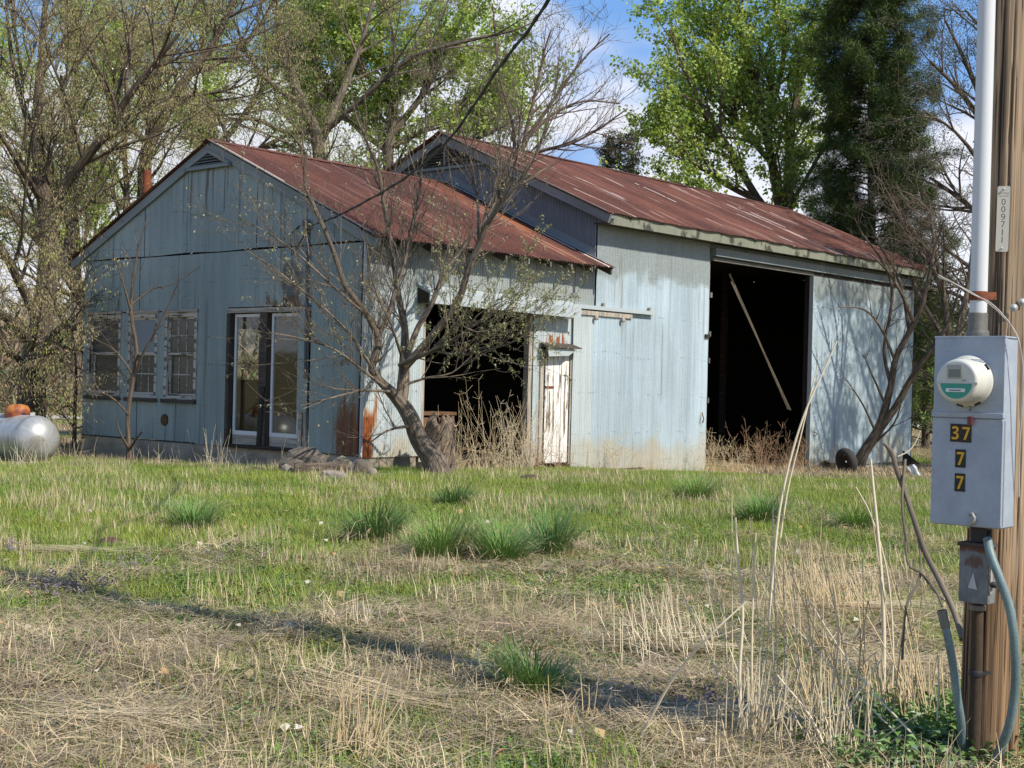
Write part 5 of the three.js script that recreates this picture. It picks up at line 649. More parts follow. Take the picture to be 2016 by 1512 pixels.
const POLE = V(1.966, 0, -5.60);
{
  const t = thing('utility_pole', 'weathered wooden utility pole carrying the grey meter box', 'pole', [POLE.x, hg(POLE.x, POLE.z), POLE.z]);
  const g = new Geo(), pts = [], rad = []; for (let k = 0; k <= 220; k++) { const y = -0.3 + k * 0.04; pts.push(V(0.012 * y, y, -0.004 * y)); rad.push(0.114 - 0.0022 * y); } g.tube(pts, rad, 150);
  for (let k = 0; k < g.p.length / 3; k++) { const q = g.u[k * 2], y = g.p[k * 3 + 1]; g.u[k * 2] = Math.atan2(g.p[k * 3 + 2] - -0.004 * y, g.p[k * 3] - 0.012 * y) / (2 * Math.PI) + 0.5; g.u[k * 2 + 1] = clamp((y + 0.3) / 4.4, 0, 2); const cr = poleCrack(g.u[k * 2], g.u[k * 2 + 1] % 1), rr = Math.hypot(g.p[k * 3] - 0.012 * y, g.p[k * 3 + 2] + 0.004 * y); if (rr > 0.05) { const f = 1 - cr * 0.07 - (vn(g.u[k * 2] * 9, y * 1.5, 4) - 0.5) * 0.03; g.p[k * 3] = 0.012 * y + (g.p[k * 3] - 0.012 * y) * f; g.p[k * 3 + 2] = -0.004 * y + (g.p[k * 3 + 2] + 0.004 * y) * f; } }
  const pg = g.geom(); pg.computeVertexNormals(); part('shaft', pg, std({ map: poleTex, bumpMap: poleTex, bumpScale: 0.006, roughness: 0.9 }), t);
  // number tag, facing the yard
  const c = document.createElement('canvas'); c.width = 96; c.height = 512; const x = c.getContext('2d'); x.fillStyle = '#cfcabb'; x.fillRect(0, 0, 96, 512); for (let k = 0; k < 900; k++) { x.fillStyle = k % 2 ? 'rgba(120,112,96,0.10)' : 'rgba(255,255,250,0.10)'; x.fillRect((k * 37) % 96, (k * 91) % 512, 3, 5); }
  x.fillStyle = '#77746a'; x.textAlign = 'center'; x.font = 'bold 16px sans-serif'; x.fillText('SAC-OSAGE', 48, 62, 84); x.fillText('ELE COOP', 48, 84, 84); x.strokeStyle = '#22221e'; x.lineWidth = 6; x.fillStyle = '#22221e';
  x.font = '64px sans-serif'; ['0', '0', '9', '7'].forEach((d, k) => x.fillText(d, 48, 146 + k * 58)); for (const y of [336, 394]) { x.beginPath(); x.moveTo(48, y); x.lineTo(47, y + 48); x.stroke(); }
  const ct = new THREE.CanvasTexture(c); ct.colorSpace = THREE.SRGBColorSpace;
  const sh = new THREE.Shape(), w = 0.024, h = 0.130, r = 0.008; sh.moveTo(-w + r, -h); sh.lineTo(w - r, -h); sh.quadraticCurveTo(w, -h, w, -h + r); sh.lineTo(w, h - r); sh.quadraticCurveTo(w, h, w - r, h); sh.lineTo(-w + r, h); sh.quadraticCurveTo(-w, h, -w, h - r); sh.lineTo(-w, -h + r); sh.quadraticCurveTo(-w, -h, -w + r, -h);
  const sg = new THREE.ExtrudeGeometry(sh, { depth: 0.0015, bevelEnabled: false }), pa = sg.attributes.position, ua = sg.attributes.uv; for (let k = 0; k < pa.count; k++) ua.setXY(k, pa.getX(k) / (2 * w) + 0.5, pa.getY(k) / (2 * h) + 0.5);
  const tagP = at(1974.5, 432, 5.478), tg = part('number_tag', sg, std({ map: ct, roughness: 0.45, metalness: 0.2 }), t); tg.position.set(tagP.x - POLE.x, tagP.y - t.position.y, tagP.z - POLE.z); tg.rotation.y = -0.38; tg.rotation.z = -0.012; tag(tg, 'pale metal number tag nailed to the pole');
  const nail = new Geo().lathe([[0, 0.006], [0.004, 0.005], [0.005, 0]], [0, 0, 0], [0, 0, 1], 8).geom(); for (const y of [0.118, -0.117]) { const n = part('nail', nail, paleMetal, tg); n.position.set(0, y, 0.002); }
  for (const [px, py, z] of [[1996, 607, 5.48], [2012, 596, 5.49]]) { const q = at(px, py, z), n = part('bolt_washer', new Geo().lathe([[0, 0.007], [0.007, 0.006], [0.007, 0.003], [0.016, 0.002], [0.016, 0]], [0, 0, 0], [-0.2, 0, 1], 14).geom(), std({ color: rgb(0.40, 0.40, 0.38), roughness: 0.55, metalness: 0.4 }), t); n.position.set(q.x - POLE.x, q.y - t.position.y, q.z - POLE.z); }
}
const BOX = V(1.784, 0.99, -5.40);
{
  const t = thing('meter_box', 'pale grey electric meter box with yellow house numbers on the pole', 'meter box', BOX.toArray(), TURN), W = 0.14, D = 0.13, H = 0.737;
  const rb = (x0, x1, y0, y1, z0, z1, b = 0.004) => { const s = new THREE.Shape(); s.moveTo(z0 + b, y0); s.lineTo(z1 - b, y0); s.lineTo(z1, y0 + b); s.lineTo(z1, y1 - b); s.lineTo(z1 - b, y1); s.lineTo(z0 + b, y1); s.lineTo(z0, y1 - b); s.lineTo(z0, y0 + b); const g = new THREE.ExtrudeGeometry(s, { depth: x1 - x0 - 2 * b, bevelEnabled: true, bevelThickness: b, bevelSize: b * 0.6, bevelSegments: 2 }); g.rotateY(-Math.PI / 2); g.translate(x1 - b, 0, 0); return g; };
  part('cabinet', rb(0.006, D, 0.0, H - 0.004, -W + 0.002, W - 0.002), boxPaint, t); part('upper_cover', rb(0, 0.03, 0.428, H, -W, W), boxPaint, t); part('lower_door', rb(0.001, 0.03, 0.003, 0.418, -W - 0.003, W - 0.002), boxPaint, t); part('cover_lip', rb(-0.006, 0.02, 0.424, 0.442, -W - 0.005, W + 0.001, 0.003), boxPaint, t);
  part('top_flange', rb(-0.003, D, H - 0.002, H + 0.004, -W - 0.003, W + 0.003, 0.002), boxPaint, t);
  // meter
  const my = 0.565, mm = new Geo().lathe([[0.100, 0.0], [0.101, 0.014], [0.096, 0.02], [0.094, 0.022], [0.090, 0.03], [0.087, 0.034], [0.086, 0.09], [0.0835, 0.105], [0.078, 0.113], [0.070, 0.115], [0, 0.115]], [0, my, 0], [-1, 0, 0], 48).mesh('meter', std({ color: rgb(0.60, 0.59, 0.53), roughness: 0.35 }), t); tag(mm, 'round cream electric meter with a green label');
  for (const f of [0.75, -0.95, -1.7]) new Geo().bar([-0.018, my + Math.sin(f) * 0.0985, Math.cos(f) * 0.0985], [-0.018, my + Math.sin(f - 0.26) * 0.0985, Math.cos(f - 0.26) * 0.0985], 0.008, 0.008, [1, 0, 0]).mesh('ring_slot', wireMat, mm);
  const disc = (r, a0, a1, x) => { const g = new Geo(), n = 24, c = [x, my, 0]; for (let k = 0; k < n; k++) { const f0 = lerp(a0, a1, k / n), f1 = lerp(a0, a1, (k + 1) / n); g.quad([x, my + (a0 < -3 ? -0.010 : 0), 0], [x, my + Math.sin(f0) * r - 0.006, Math.cos(f0) * r], [x, my + Math.sin(f1) * r - 0.006, Math.cos(f1) * r], [x, my + Math.sin(f1) * r - 0.006, Math.cos(f1) * r]); } return g; };
  disc(0.063, -Math.PI + 0.05, -0.05, -0.1165).mesh('green_label', std({ color: rgb(0.03, 0.30, 0.22), roughness: 0.4 }), mm);
  new Geo().box(-0.1185, -0.117, my - 0.043, my - 0.029, -0.040, 0.036).mesh('barcode_label', std({ color: rgb(0.75, 0.76, 0.74) }), mm); new Geo().box(-0.1195, -0.1187, my - 0.0385, my - 0.0345, -0.026, 0.02).mesh('barcode_strip', std({ color: rgb(0.12, 0.12, 0.12) }), mm);
  new Geo().box(-0.1185, -0.110, my + 0.008, my + 0.062, -0.036, 0.022).mesh('display_bezel', std({ color: rgb(0.36, 0.36, 0.33), roughness: 0.4 }), mm); new Geo().box(-0.1195, -0.1187, my + 0.014, my + 0.044, -0.030, 0.018).mesh('display', std({ color: rgb(0.16, 0.19, 0.17), roughness: 0.15 }), mm);
  for (const z of [0.026, 0.035]) new Geo().lathe([[0, 0.0015], [0.0025, 0.001], [0.0025, 0]], [-0.1155, my + 0.002, z], [-1, 0, 0], 8).mesh('meter_port', wireMat, mm);
  new Geo().box(-0.1175, -0.108, my - 0.010, my - 0.004, -0.080, 0.084).mesh('cover_ledge', std({ color: rgb(0.55, 0.54, 0.49), roughness: 0.4 }), mm);
  // seal, hasp, sticker numbers
  new Geo().lathe([[0.010, -0.004], [0.014, 0], [0.010, 0.004], [0.007, 0], [0.010, -0.004]], [-0.012, 0.462, 0.012], [0.4, 0, 1], 14).mesh('seal_ring', std({ color: rgb(0.30, 0.26, 0.22), metalness: 0.6, roughness: 0.5 }), t); new Geo().box(-0.018, -0.007, 0.394, 0.428, 0.006, 0.024).mesh('seal_tag', std({ color: rgb(0.16, 0.035, 0.04), roughness: 0.5 }), t);
  const num = (d, y, z) => { const c = document.createElement('canvas'); c.width = 96; c.height = 160; const x = c.getContext('2d'); x.fillStyle = '#181713'; x.fillRect(0, 0, 96, 160); x.fillStyle = '#e0a81e'; x.font = 'bold 160px sans-serif'; x.textAlign = 'center'; x.save(); x.translate(48, 137); x.scale(0.86, 1); x.fillText(d, 0, 0); x.restore(); const m = new THREE.CanvasTexture(c); m.colorSpace = THREE.SRGBColorSpace; const o = part('number_sticker', new THREE.BoxGeometry(0.042, 0.071, 0.0012), std({ map: m, roughness: 0.5 }), t); o.rotation.y = -Math.PI / 2; o.position.set(-0.0012, y, z); tag(o, 'black sticker with a yellow ' + (d === '3' ? 'three' : 'seven')); };
  num('3', 0.362, -0.048); num('7', 0.361, -0.0045); num('7', 0.262, -0.025); num('7', 0.168, -0.025);
  const hs = new Geo().tube([V(-0.004, 0.045, 0.02), V(-0.014, 0.052, 0.032), V(-0.014, 0.035, 0.042), V(-0.012, 0.018, 0.036), V(-0.010, 0.006, 0.022), V(-0.006, -0.006, 0.016)], [0.006, 0.007, 0.008, 0.008, 0.007, 0.004], 7).mesh('door_hasp', std({ color: rgb(0.36, 0.34, 0.31), metalness: 0.5, roughness: 0.6 }), t);
}
{
  const t = thing('white_conduit', 'white plastic conduit rising from the meter box along the pole', 'conduit', [1.829, 1.727, -5.445]);
  new Geo().tube([V(0, 0.05, 0), V(0.006, 2, 0), V(0.012, 5.0, 0)], 0.0335, 24).mesh('pipe', std({ color: rgb(0.60, 0.62, 0.63), roughness: 0.45 }), t); new Geo().lathe([[0.036, 0.0], [0.044, 0.0], [0.044, 0.022], [0.038, 0.028], [0.038, 0.09], [0.0345, 0.094]], [0, 0.005, 0], [0, 1, 0], 24).mesh('coupling', std({ color: rgb(0.66, 0.67, 0.66), roughness: 0.5, map: concreteTex }), t);
  const s = new Geo(); s.lathe([[0.0345, -0.018], [0.0375, -0.016], [0.0375, 0.016], [0.0345, 0.018]], [0, 0.165, 0], [0, 1, 0], 20); s.mesh('strap', rustMat, t); new Geo().bar([0.03, 0.165, 0.0], [0.08, 0.17, -0.03], 0.03, 0.006, [0, 0, 1]).mesh('strap_ear', rustMat, t);
}
{
  const q = at(1905, 1133, 5.40), t = thing('disconnect_box', 'small rusty grey switch box below the meter box', 'switch box', [q.x + 0.03, 0.685, q.z - 0.02], TURN);
  const grey = std({ map: tex(256, 256, (u, v) => { const n = tn(u, v, 4, 4, 3, 5), s = tn(u, v, 14, 14, 8, 4), r = sst(0.86, 0.93, v + (n - 0.5) * 0.14) + sst(0.12, 0.02, Math.abs(v - 0.69 - (s - 0.5) * 0.16) + (n - 0.5) * 0.22) * sst(0.38, 0.26, Math.abs(u - 0.47) + (s - 0.5) * 0.2) * 0.6, c = 112 + (n - 0.5) * 40 + (s - 0.5) * 26; return mix3([c, c * 1.02, c * 1.02], [86, 48, 32], clamp(r)); }, { wrap: false }), roughness: 0.6 });
  const front = new THREE.BoxGeometry(0.118, 0.225, 0.07); front.rotateY(-Math.PI / 2); front.translate(0.035, 0.115, 0); part('case', front, grey, t); new Geo().box(-0.008, 0.075, 0.222, 0.236, -0.066, 0.066).mesh('lid', rotWood, t); new Geo().poly([[-0.02, 0.06], [0.016, 0.055], [0.0, 0.12]], 0.0, 0.004, (z, y, x) => [-x - 0.0005, y, z]).mesh('torn_label', std({ color: rgb(0.5, 0.5, 0.48) }), t);
  new Geo().box(0.0, 0.02, 0.045, 0.17, 0.061, 0.069).mesh('latch', greyWood, t); new Geo().lathe([[0, 0.02], [0.012, 0.02], [0.012, 0]], [0.01, 0.08, 0.066], [0, 0, 1], 10).mesh('latch_knob', wireMat, t); new Geo().box(0.02, 0.075, 0.24, 0.30, -0.025, 0.04).mesh('nipple', wireMat, t);
}
{
  const t = thing('rusty_pipe', 'rusty upright steel pipe under the switch box on the pole', 'pipe', [1.866, 0, -5.475]); new Geo().tube([V(0, -0.1, 0), V(0.002, 0.4, 0), V(0, 0.66, 0)], 0.0235, 14).mesh('pipe', std({ color: rgb(0.30, 0.20, 0.12), bumpMap: concreteTex, bumpScale: 0.004, map: concreteTex, roughness: 0.85 }), t); new Geo().lathe([[0.025, -0.02], [0.033, -0.018], [0.033, 0.0], [0.025, 0.002]], [0, 0.67, 0], [0, 1, 0], 12).mesh('fitting', whiteTrim, t); new Geo().lathe([[0.024, -0.012], [0.028, -0.01], [0.028, 0.01], [0.024, 0.012]], [0, 0.40, 0], [0.1, 1, 0], 14).mesh('strap', wireMat, t); new Geo().bar([0.02, 0.4, 0], [0.06, 0.4, -0.02], 0.02, 0.01).mesh('strap_ear', wireMat, t);
}
const hosePaint = std({ color: rgb(0.13, 0.24, 0.28), roughness: 0.5, map: concreteTex.clone() }); hosePaint.color.setRGB(0.80, 1.25, 1.45); hosePaint.map.repeat.set(1.5, 1.5);
const curve = (l, n = 40) => new THREE.CatmullRomCurve3(l).getPoints(n);
{
  const l = [[1944, 1062, 5.40], [1950, 1092, 5.36], [1968, 1140, 5.32], [1988, 1200, 5.30], [1998, 1275, 5.30], [1999, 1350, 5.31], [1988, 1425, 5.34], [1964, 1490, 5.40], [1950, 1515, 5.44]].map(([x, y, z]) => at(x, y, z)), o = l[l.length - 1].clone(), t = thing('blue_hose', 'faded blue plastic pipe bowing out on the pole\'s right side', 'pipe', o.toArray());
  new Geo().tube(curve(l.map((p) => p.sub(o))), 0.0175, 12).mesh('hose', hosePaint, t); for (const k of [0, 1]) new Geo().tube([at(1946 + k * 4, 1046, 5.42), at(1945 + k * 2, 1066, 5.40)].map((p) => p.sub(o)), 0.006, 6).mesh('cable_end', wireMat, t);
  const l2 = [[1856, 1210, 5.46], [1866, 1255, 5.45], [1876, 1310, 5.45], [1885, 1375, 5.46], [1893, 1430, 5.48], [1897, 1490, 5.50]].map(([x, y, z]) => at(x, y, z)), o2 = l2[5].clone(), t2 = thing('blue_hose', 'short faded blue pipe with white open end left of the pole', 'pipe', o2.toArray()); new Geo().tube(curve(l2.map((p) => p.sub(o2))), 0.0165, 12).mesh('hose', hosePaint, t2); const a = at(1854, 1202, 5.46).sub(o2), b = at(1862, 1238, 5.455).sub(o2); new Geo().lathe([[0.012, 0], [0.019, 0], [0.019, a.distanceTo(b)], [0.017, a.distanceTo(b)]], b.toArray(), a.clone().sub(b).toArray(), 14).mesh('white_end', whiteTrim, t2);
}
{
  const l = [[1846, 546, 5.34], [1880, 560, 5.32], [1915, 578, 5.30], [1948, 600, 5.28], [1978, 628, 5.27], [2000, 656, 5.28], [2009, 690, 5.30], [2012, 760, 5.33], [2008, 860, 5.36], [2006, 980, 5.4]].map(([x, y, z]) => at(x, y, z)), o = l[6].clone(), t = thing('loose_wire', 'pale twisted wire hanging across the conduit and pole', 'wire', o.toArray());
  new Geo().tube(curve(l.map((p) => p.clone().sub(o)), 60), 0.0026, 6).mesh('strand', std({ color: rgb(0.42, 0.39, 0.35), roughness: 0.5 }), t); new Geo().tube(curve(l.map((p, k) => p.clone().sub(o).add(V(0.004 * Math.sin(k * 2), 0.007 * Math.cos(k * 2), 0.006))), 60), 0.0023, 6).mesh('strand', std({ color: rgb(0.5, 0.47, 0.43), roughness: 0.5 }), t);
  // service drop from the pole top to the gable
  const Wp = [at(600, 449, 22.80), at(650, 432, 20.8), at(700, 408, 19.05), at(800, 349, 16.1), at(880, 280, 14.3), at(985, 131, 12.2), at(1080, -2, 10.8), V(0.45, 4.95, -9.6), V(1.2, 5.4, -7.8), V(1.95, 5.9, -5.75)], e = Wp[0].clone(), s = thing('service_cable', 'black overhead service cable running down to the workshop gable', 'cable', e.toArray()), R = [];
  const pts = curve(Wp.map((p) => p.clone().sub(e)), 120); new Geo().tube(pts, 0.013, 7).mesh('cable', wireMat, s); new Geo().tube(pts.map((p, k) => V(p.x + 0.013 * Math.cos(k * 1.1), p.y + 0.013 * Math.sin(k * 1.1), p.z)), 0.009, 6).mesh('wrap_wire', wireMat, s);
}

// ================================================================ propane tank
{
  const o = at(70, 866, 23.5), t = thing('propane_tank', 'silver propane tank with rusty lid left of the workshop', 'tank', [o.x, o.y - 0.42, o.z], TURN), r = 0.405, silver = std({ map: tex(512, 256, (u, v) => { const n = tn(u, v, 6, 6, 3, 5), s = tn(u, v, 40, 6, 9, 3), c = 176 + (n - 0.5) * 40 + (s - 0.5) * 24; return mix3([c, c, c * 0.985], [140, 128, 112], sst(0.6, 0.72, tn(u, v, 5, 9, 20, 4)) * 0.5); }), roughness: 0.38, metalness: 0.35 });
  const prof = []; for (let k = 0; k <= 14; k++) { const f = k / 14 * Math.PI / 2; prof.push([Math.max(0.001, Math.sin(f) * r), 0.34 * Math.cos(f)]); } const body = [...prof.map(([a, b]) => [a, -b]), [r, 0], [r + 0.003, 0.01], [r, 0.02], [r, 2.2]]; for (let k = 1; k <= 10; k++) { const f = k / 10 * Math.PI / 2; body.push([Math.max(0.001, Math.cos(f) * r), 2.2 + 0.34 * Math.sin(f)]); }
  new Geo().lathe(body, [0, 0.42, 0], [0, 0, -1], 48).mesh('shell', silver, t);
  const lid = new Geo().lathe([[0.215, 0.0], [0.215, 0.09], [0.205, 0.15], [0.17, 0.20], [0.09, 0.225], [0, 0.23]], [0, 0.42 + r - 0.05, -0.62], [0, 1, 0], 28).mesh('valve_lid', std({ map: tex(256, 128, (u, v) => { const n = tn(u, v, 6, 4, 3, 5); return mix3([122, 58, 36], [176, 112, 52], sst(0.4, 0.62, n + (0.25 - v) * 0.6)); }), roughness: 0.6 }), t); new Geo().lathe([[0.025, 0], [0.045, 0], [0.045, 0.03], [0.025, 0.03]], [0, 0.42 + r - 0.01, -0.41], [0, 0, 1], 12).mesh('lid_hinge', darkWood, lid);
  for (const z of [-0.35, -1.9]) for (const x of [-0.2, 0.2]) new Geo().bar([x, -0.2, z], [x * 0.9, 0.12, z], 0.08, 0.06, [1, 0, 0]).mesh('leg', rustMat, t);
  new Geo().bar([0.0, 0.42 + r - 0.02, -0.12], [0.0, 0.42 + r + 0.05, -0.12], 0.09, 0.012, [0, 0, 1]).mesh('lifting_lug', silver, t);
}

// ================================================================ stump, rocks, logs, tyre, boards
function rock(name, label, cat, px, py, sx, sy, sz, seed, m, group, sink = 0.3, turn = 0) {
  const g = new THREE.IcosahedronGeometry(1, 2), p = g.attributes.position; for (let k = 0; k < p.count; k++) { const v = V(p.getX(k), p.getY(k), p.getZ(k)), n = fbm3(v.x * 1.3 + seed, v.y * 1.3, v.z * 1.3 + seed, 4, seed), q = Math.round(n * 7) / 7, f = 0.55 + 0.4 * n + 0.45 * q; v.multiplyScalar(f); p.setXYZ(k, v.x * sx, v.y * sy, v.z * sz); } g.computeVertexNormals();
  const o = onGround(px, py), r = part(name, g, m, scene); r.position.set(o.x, o.y + sy * (1 - sink * 1.4), o.z); r.rotation.y = turn; tag(r, label, cat, group); return r;
}
const stone = std({ color: rgb(1.7, 1.6, 1.5), map: concreteTex, bumpMap: concreteTex, bumpScale: 0.03, roughness: 0.95 }), darkStone = std({ color: rgb(0.85, 0.76, 0.68), map: concreteTex, bumpMap: concreteTex, bumpScale: 0.03, roughness: 0.95 }), mossy = std({ color: rgb(0.95, 0.93, 0.80), map: concreteTex, bumpMap: concreteTex, bumpScale: 0.02, roughness: 0.95 });
const RG = 'rocks and wood heaped by the workshop corner';
rock('rock', 'flat pale rock lying in the grass in front of the rubble heap', 'rock', 656, 948, 0.19, 0.10, 0.16, 3, stone, RG, 0.3, 0.4); rock('rock', 'greenish rounded rock leaning on the footing', 'rock', 672, 936, 0.18, 0.19, 0.16, 5, mossy, RG); rock('rock', 'brown rounded rock at the foot of the corner', 'rock', 710, 941, 0.19, 0.18, 0.16, 7, darkStone, RG); rock('rock', 'small white rock beside the corner footing', 'rock', 731, 942, 0.10, 0.10, 0.08, 9, stone, RG);
rock('rock', 'small whitish rock left in the rubble heap', 'rock', 565, 935, 0.09, 0.09, 0.08, 11, stone, RG); rock('rock', 'dark knobbly rock on top of the rubble heap', 'rock', 626, 912, 0.26, 0.25, 0.18, 13, darkStone, RG, 0.0); rock('rock', 'dark block in the middle of the rubble heap', 'rock', 600, 930, 0.30, 0.24, 0.2, 15, darkStone, RG); rock('rock', 'low dark slab at the left of the rubble heap', 'rock', 575, 933, 0.22, 0.14, 0.18, 17, darkStone, RG); rock('rock', 'reddish flat stone in the grass at left', 'stone', 220, 1078, 0.11, 0.055, 0.09, 19, std({ color: rgb(0.62, 0.34, 0.28), map: concreteTex, roughness: 0.9 })); rock('rock', 'brown split chunk of wood lying in the grass mid yard', 'wood chunk', 1043, 951, 0.20, 0.075, 0.09, 23, std({ color: rgb(0.42, 0.36, 0.30), map: barkTex, roughness: 0.95 }), null, 0.3, 0.3);
function log(name, label, px, py, len, r, turn, m, lift = 0, group = RG, cat = name === 'log' ? 'log' : 'scrap board') { const o = onGround(px, py), R = rng(px), pts = [], rad = []; for (let k = 0; k <= 8; k++) { pts.push(V((k / 8 - 0.5) * len, (R() - 0.5) * 0.02, (R() - 0.5) * 0.03)); rad.push(r * (0.9 + 0.2 * R())); } const g = new Geo().tube(pts, rad, 11).mesh(name, m, scene); g.position.set(o.x, o.y + r * 0.8 + lift, o.z); g.rotation.y = turn; return tag(g, label, cat, group); }
log('log', 'grey log lying in the heap below the glass doors', 630, 937, 0.75, 0.11, 0.3, barkDark); log('log', 'thin log lying left of the heap along the footing', 540, 934, 0.8, 0.05, 0.15, barkBrown); log('board_scrap', 'white painted scrap board lying by the corner footing', 762, 941, 0.55, 0.035, 0.5, whiteTrim); log('board_scrap', 'pale broken board lying right of the stump', 884, 922, 0.45, 0.035, -0.7, whiteTrim);
{
  const o = at(864, 928, 22.25); o.y = hg(o.x, o.z) - 0.1; const t = thing('tree_stump', 'shaggy broken stump behind the leaning tree\'s foot', 'stump', o.toArray()), g = new Geo(), n = 26, rows = 16, k0 = 0;
  for (let j = 0; j <= rows; j++) for (let k = 0; k <= n; k++) { const f = k / n * 6.2832, c = Math.cos(f), s = Math.sin(f), y = j / rows, jag = 0.86 + 0.26 * vn(c * 5 + 5, s * 5 + 5, 4), rr = (0.25 - 0.06 * y + 0.10 * Math.pow(1 - y, 4)) * (0.82 + 0.4 * fbm3(c * 3, s * 3, y * 1.2, 3, 9)) * (j === rows ? 0.55 : 1); g.p.push(c * rr, y * 1.02 * (y > 0.7 ? lerp(1, jag, (y - 0.7) / 0.3) : 1), s * rr); g.n.push(c, 0, s); g.u.push(k / n * 1.2, y); if (j && k) { const d = j * (n + 1) + k, a = d - n - 2; g.i.push(a, d - 1, d, a, d, a + 1); } }
  const q = g.geom(); q.computeVertexNormals(); part('stump_wood', q, bark(0.95, 0.82, 0.70), t); const sg = new Geo(), R = rng(77); for (let k = 0; k < 220; k++) { const f = R() * 6.28, y = R() * 0.95, r = 0.26 - 0.06 * y; sg.tube([V(Math.cos(f) * r, y, Math.sin(f) * r), V(Math.cos(f + 0.2) * (r + 0.05), y - 0.10, Math.sin(f + 0.2) * (r + 0.05)), V(Math.cos(f + 0.5) * (r + 0.05), y - 0.25 * R() - 0.1, Math.sin(f + 0.5) * (r + 0.05))], 0.006, 3, false); } const st = sg.mesh('loose_bark', barkGrey, t); st.userData.kind = 'stuff';
}
{
  const o = onGround(1666, 931), t = thing('old_tire', 'old black tire leaning beside the forked young tree', 'tire', [o.x, o.y + 0.24, o.z], 0.45), rub = std({ color: rgb(0.035, 0.032, 0.03), roughness: 0.85 });
  const tp = []; for (let k = 0; k <= 18; k++) { const f = k / 18 * 2 * Math.PI; tp.push([0.235 + 0.075 * Math.cos(f), 0.10 * Math.sin(f)]); } const m = new Geo().lathe(tp, [0, 0, 0], [0.97, 0.25, 0], 32).mesh('tread', rub, t); new Geo().lathe([[0.02, -0.01], [0.16, -0.05], [0.13, 0], [0.16, 0.05]], [0, 0, 0], [0.97, 0.25, 0], 24).mesh('rim', darkWood, t);
}
const plank = (label, px0, py0, px1, py1, w, th, m, name = 'plank') => { const a = onGround(px0, py0), b = onGround(px1, py1), o = a.clone(); a.y += th; b.y += th; const g = new Geo().bar([0, a.y - o.y, 0], b.clone().sub(o).toArray(), w, th).mesh(name, m, scene); g.position.copy(o); return tag(g, label, 'plank', 'planks lying by the barn door'); };
plank('long pale plank lying right of the tire', 1682, 924, 1790, 926, 0.14, 0.06, greyWood); plank('weathered plank lying in front of the pale plank', 1690, 932, 1840, 934, 0.10, 0.04, rotWood); plank('pale pipe-like rail lying beyond the barn\'s far corner', 1790, 922, 1845, 924, 0.07, 0.06, whiteTrim, 'rail'); plank('dark beam lying between tire and doorway', 1602, 912, 1640, 928, 0.12, 0.12, rotWood, 'beam');
{ const o = onGround(1790, 922), g = new Geo().poly([[0, 0], [0.62, 0], [0.0, 0.42]], 0, 0.04, (u, v, w) => [u * 0.9, v, -w]).mesh('leaning_board', darkWood, scene); g.position.set(o.x - 0.05, o.y, o.z - 0.4); tag(g, 'dark triangular board standing at the barn\'s far corner', 'board'); const p = onGround(1800, 942), q = new THREE.PlaneGeometry(0.14, 0.30, 6, 10), a = q.attributes.position; for (let k = 0; k < a.count; k++) a.setZ(k, 0.04 * Math.sin(a.getY(k) * 30) + 0.03 * Math.sin(a.getX(k) * 40)); q.computeVertexNormals(); const r = part('plastic_scrap', q, std({ color: rgb(0.7, 0.71, 0.72), roughness: 0.4 }), scene); r.position.set(p.x, p.y + 0.13, p.z); r.rotation.set(-0.4, -0.3, 0.4); tag(r, 'scrap of white plastic in the grass by the far corner', 'plastic scrap'); }

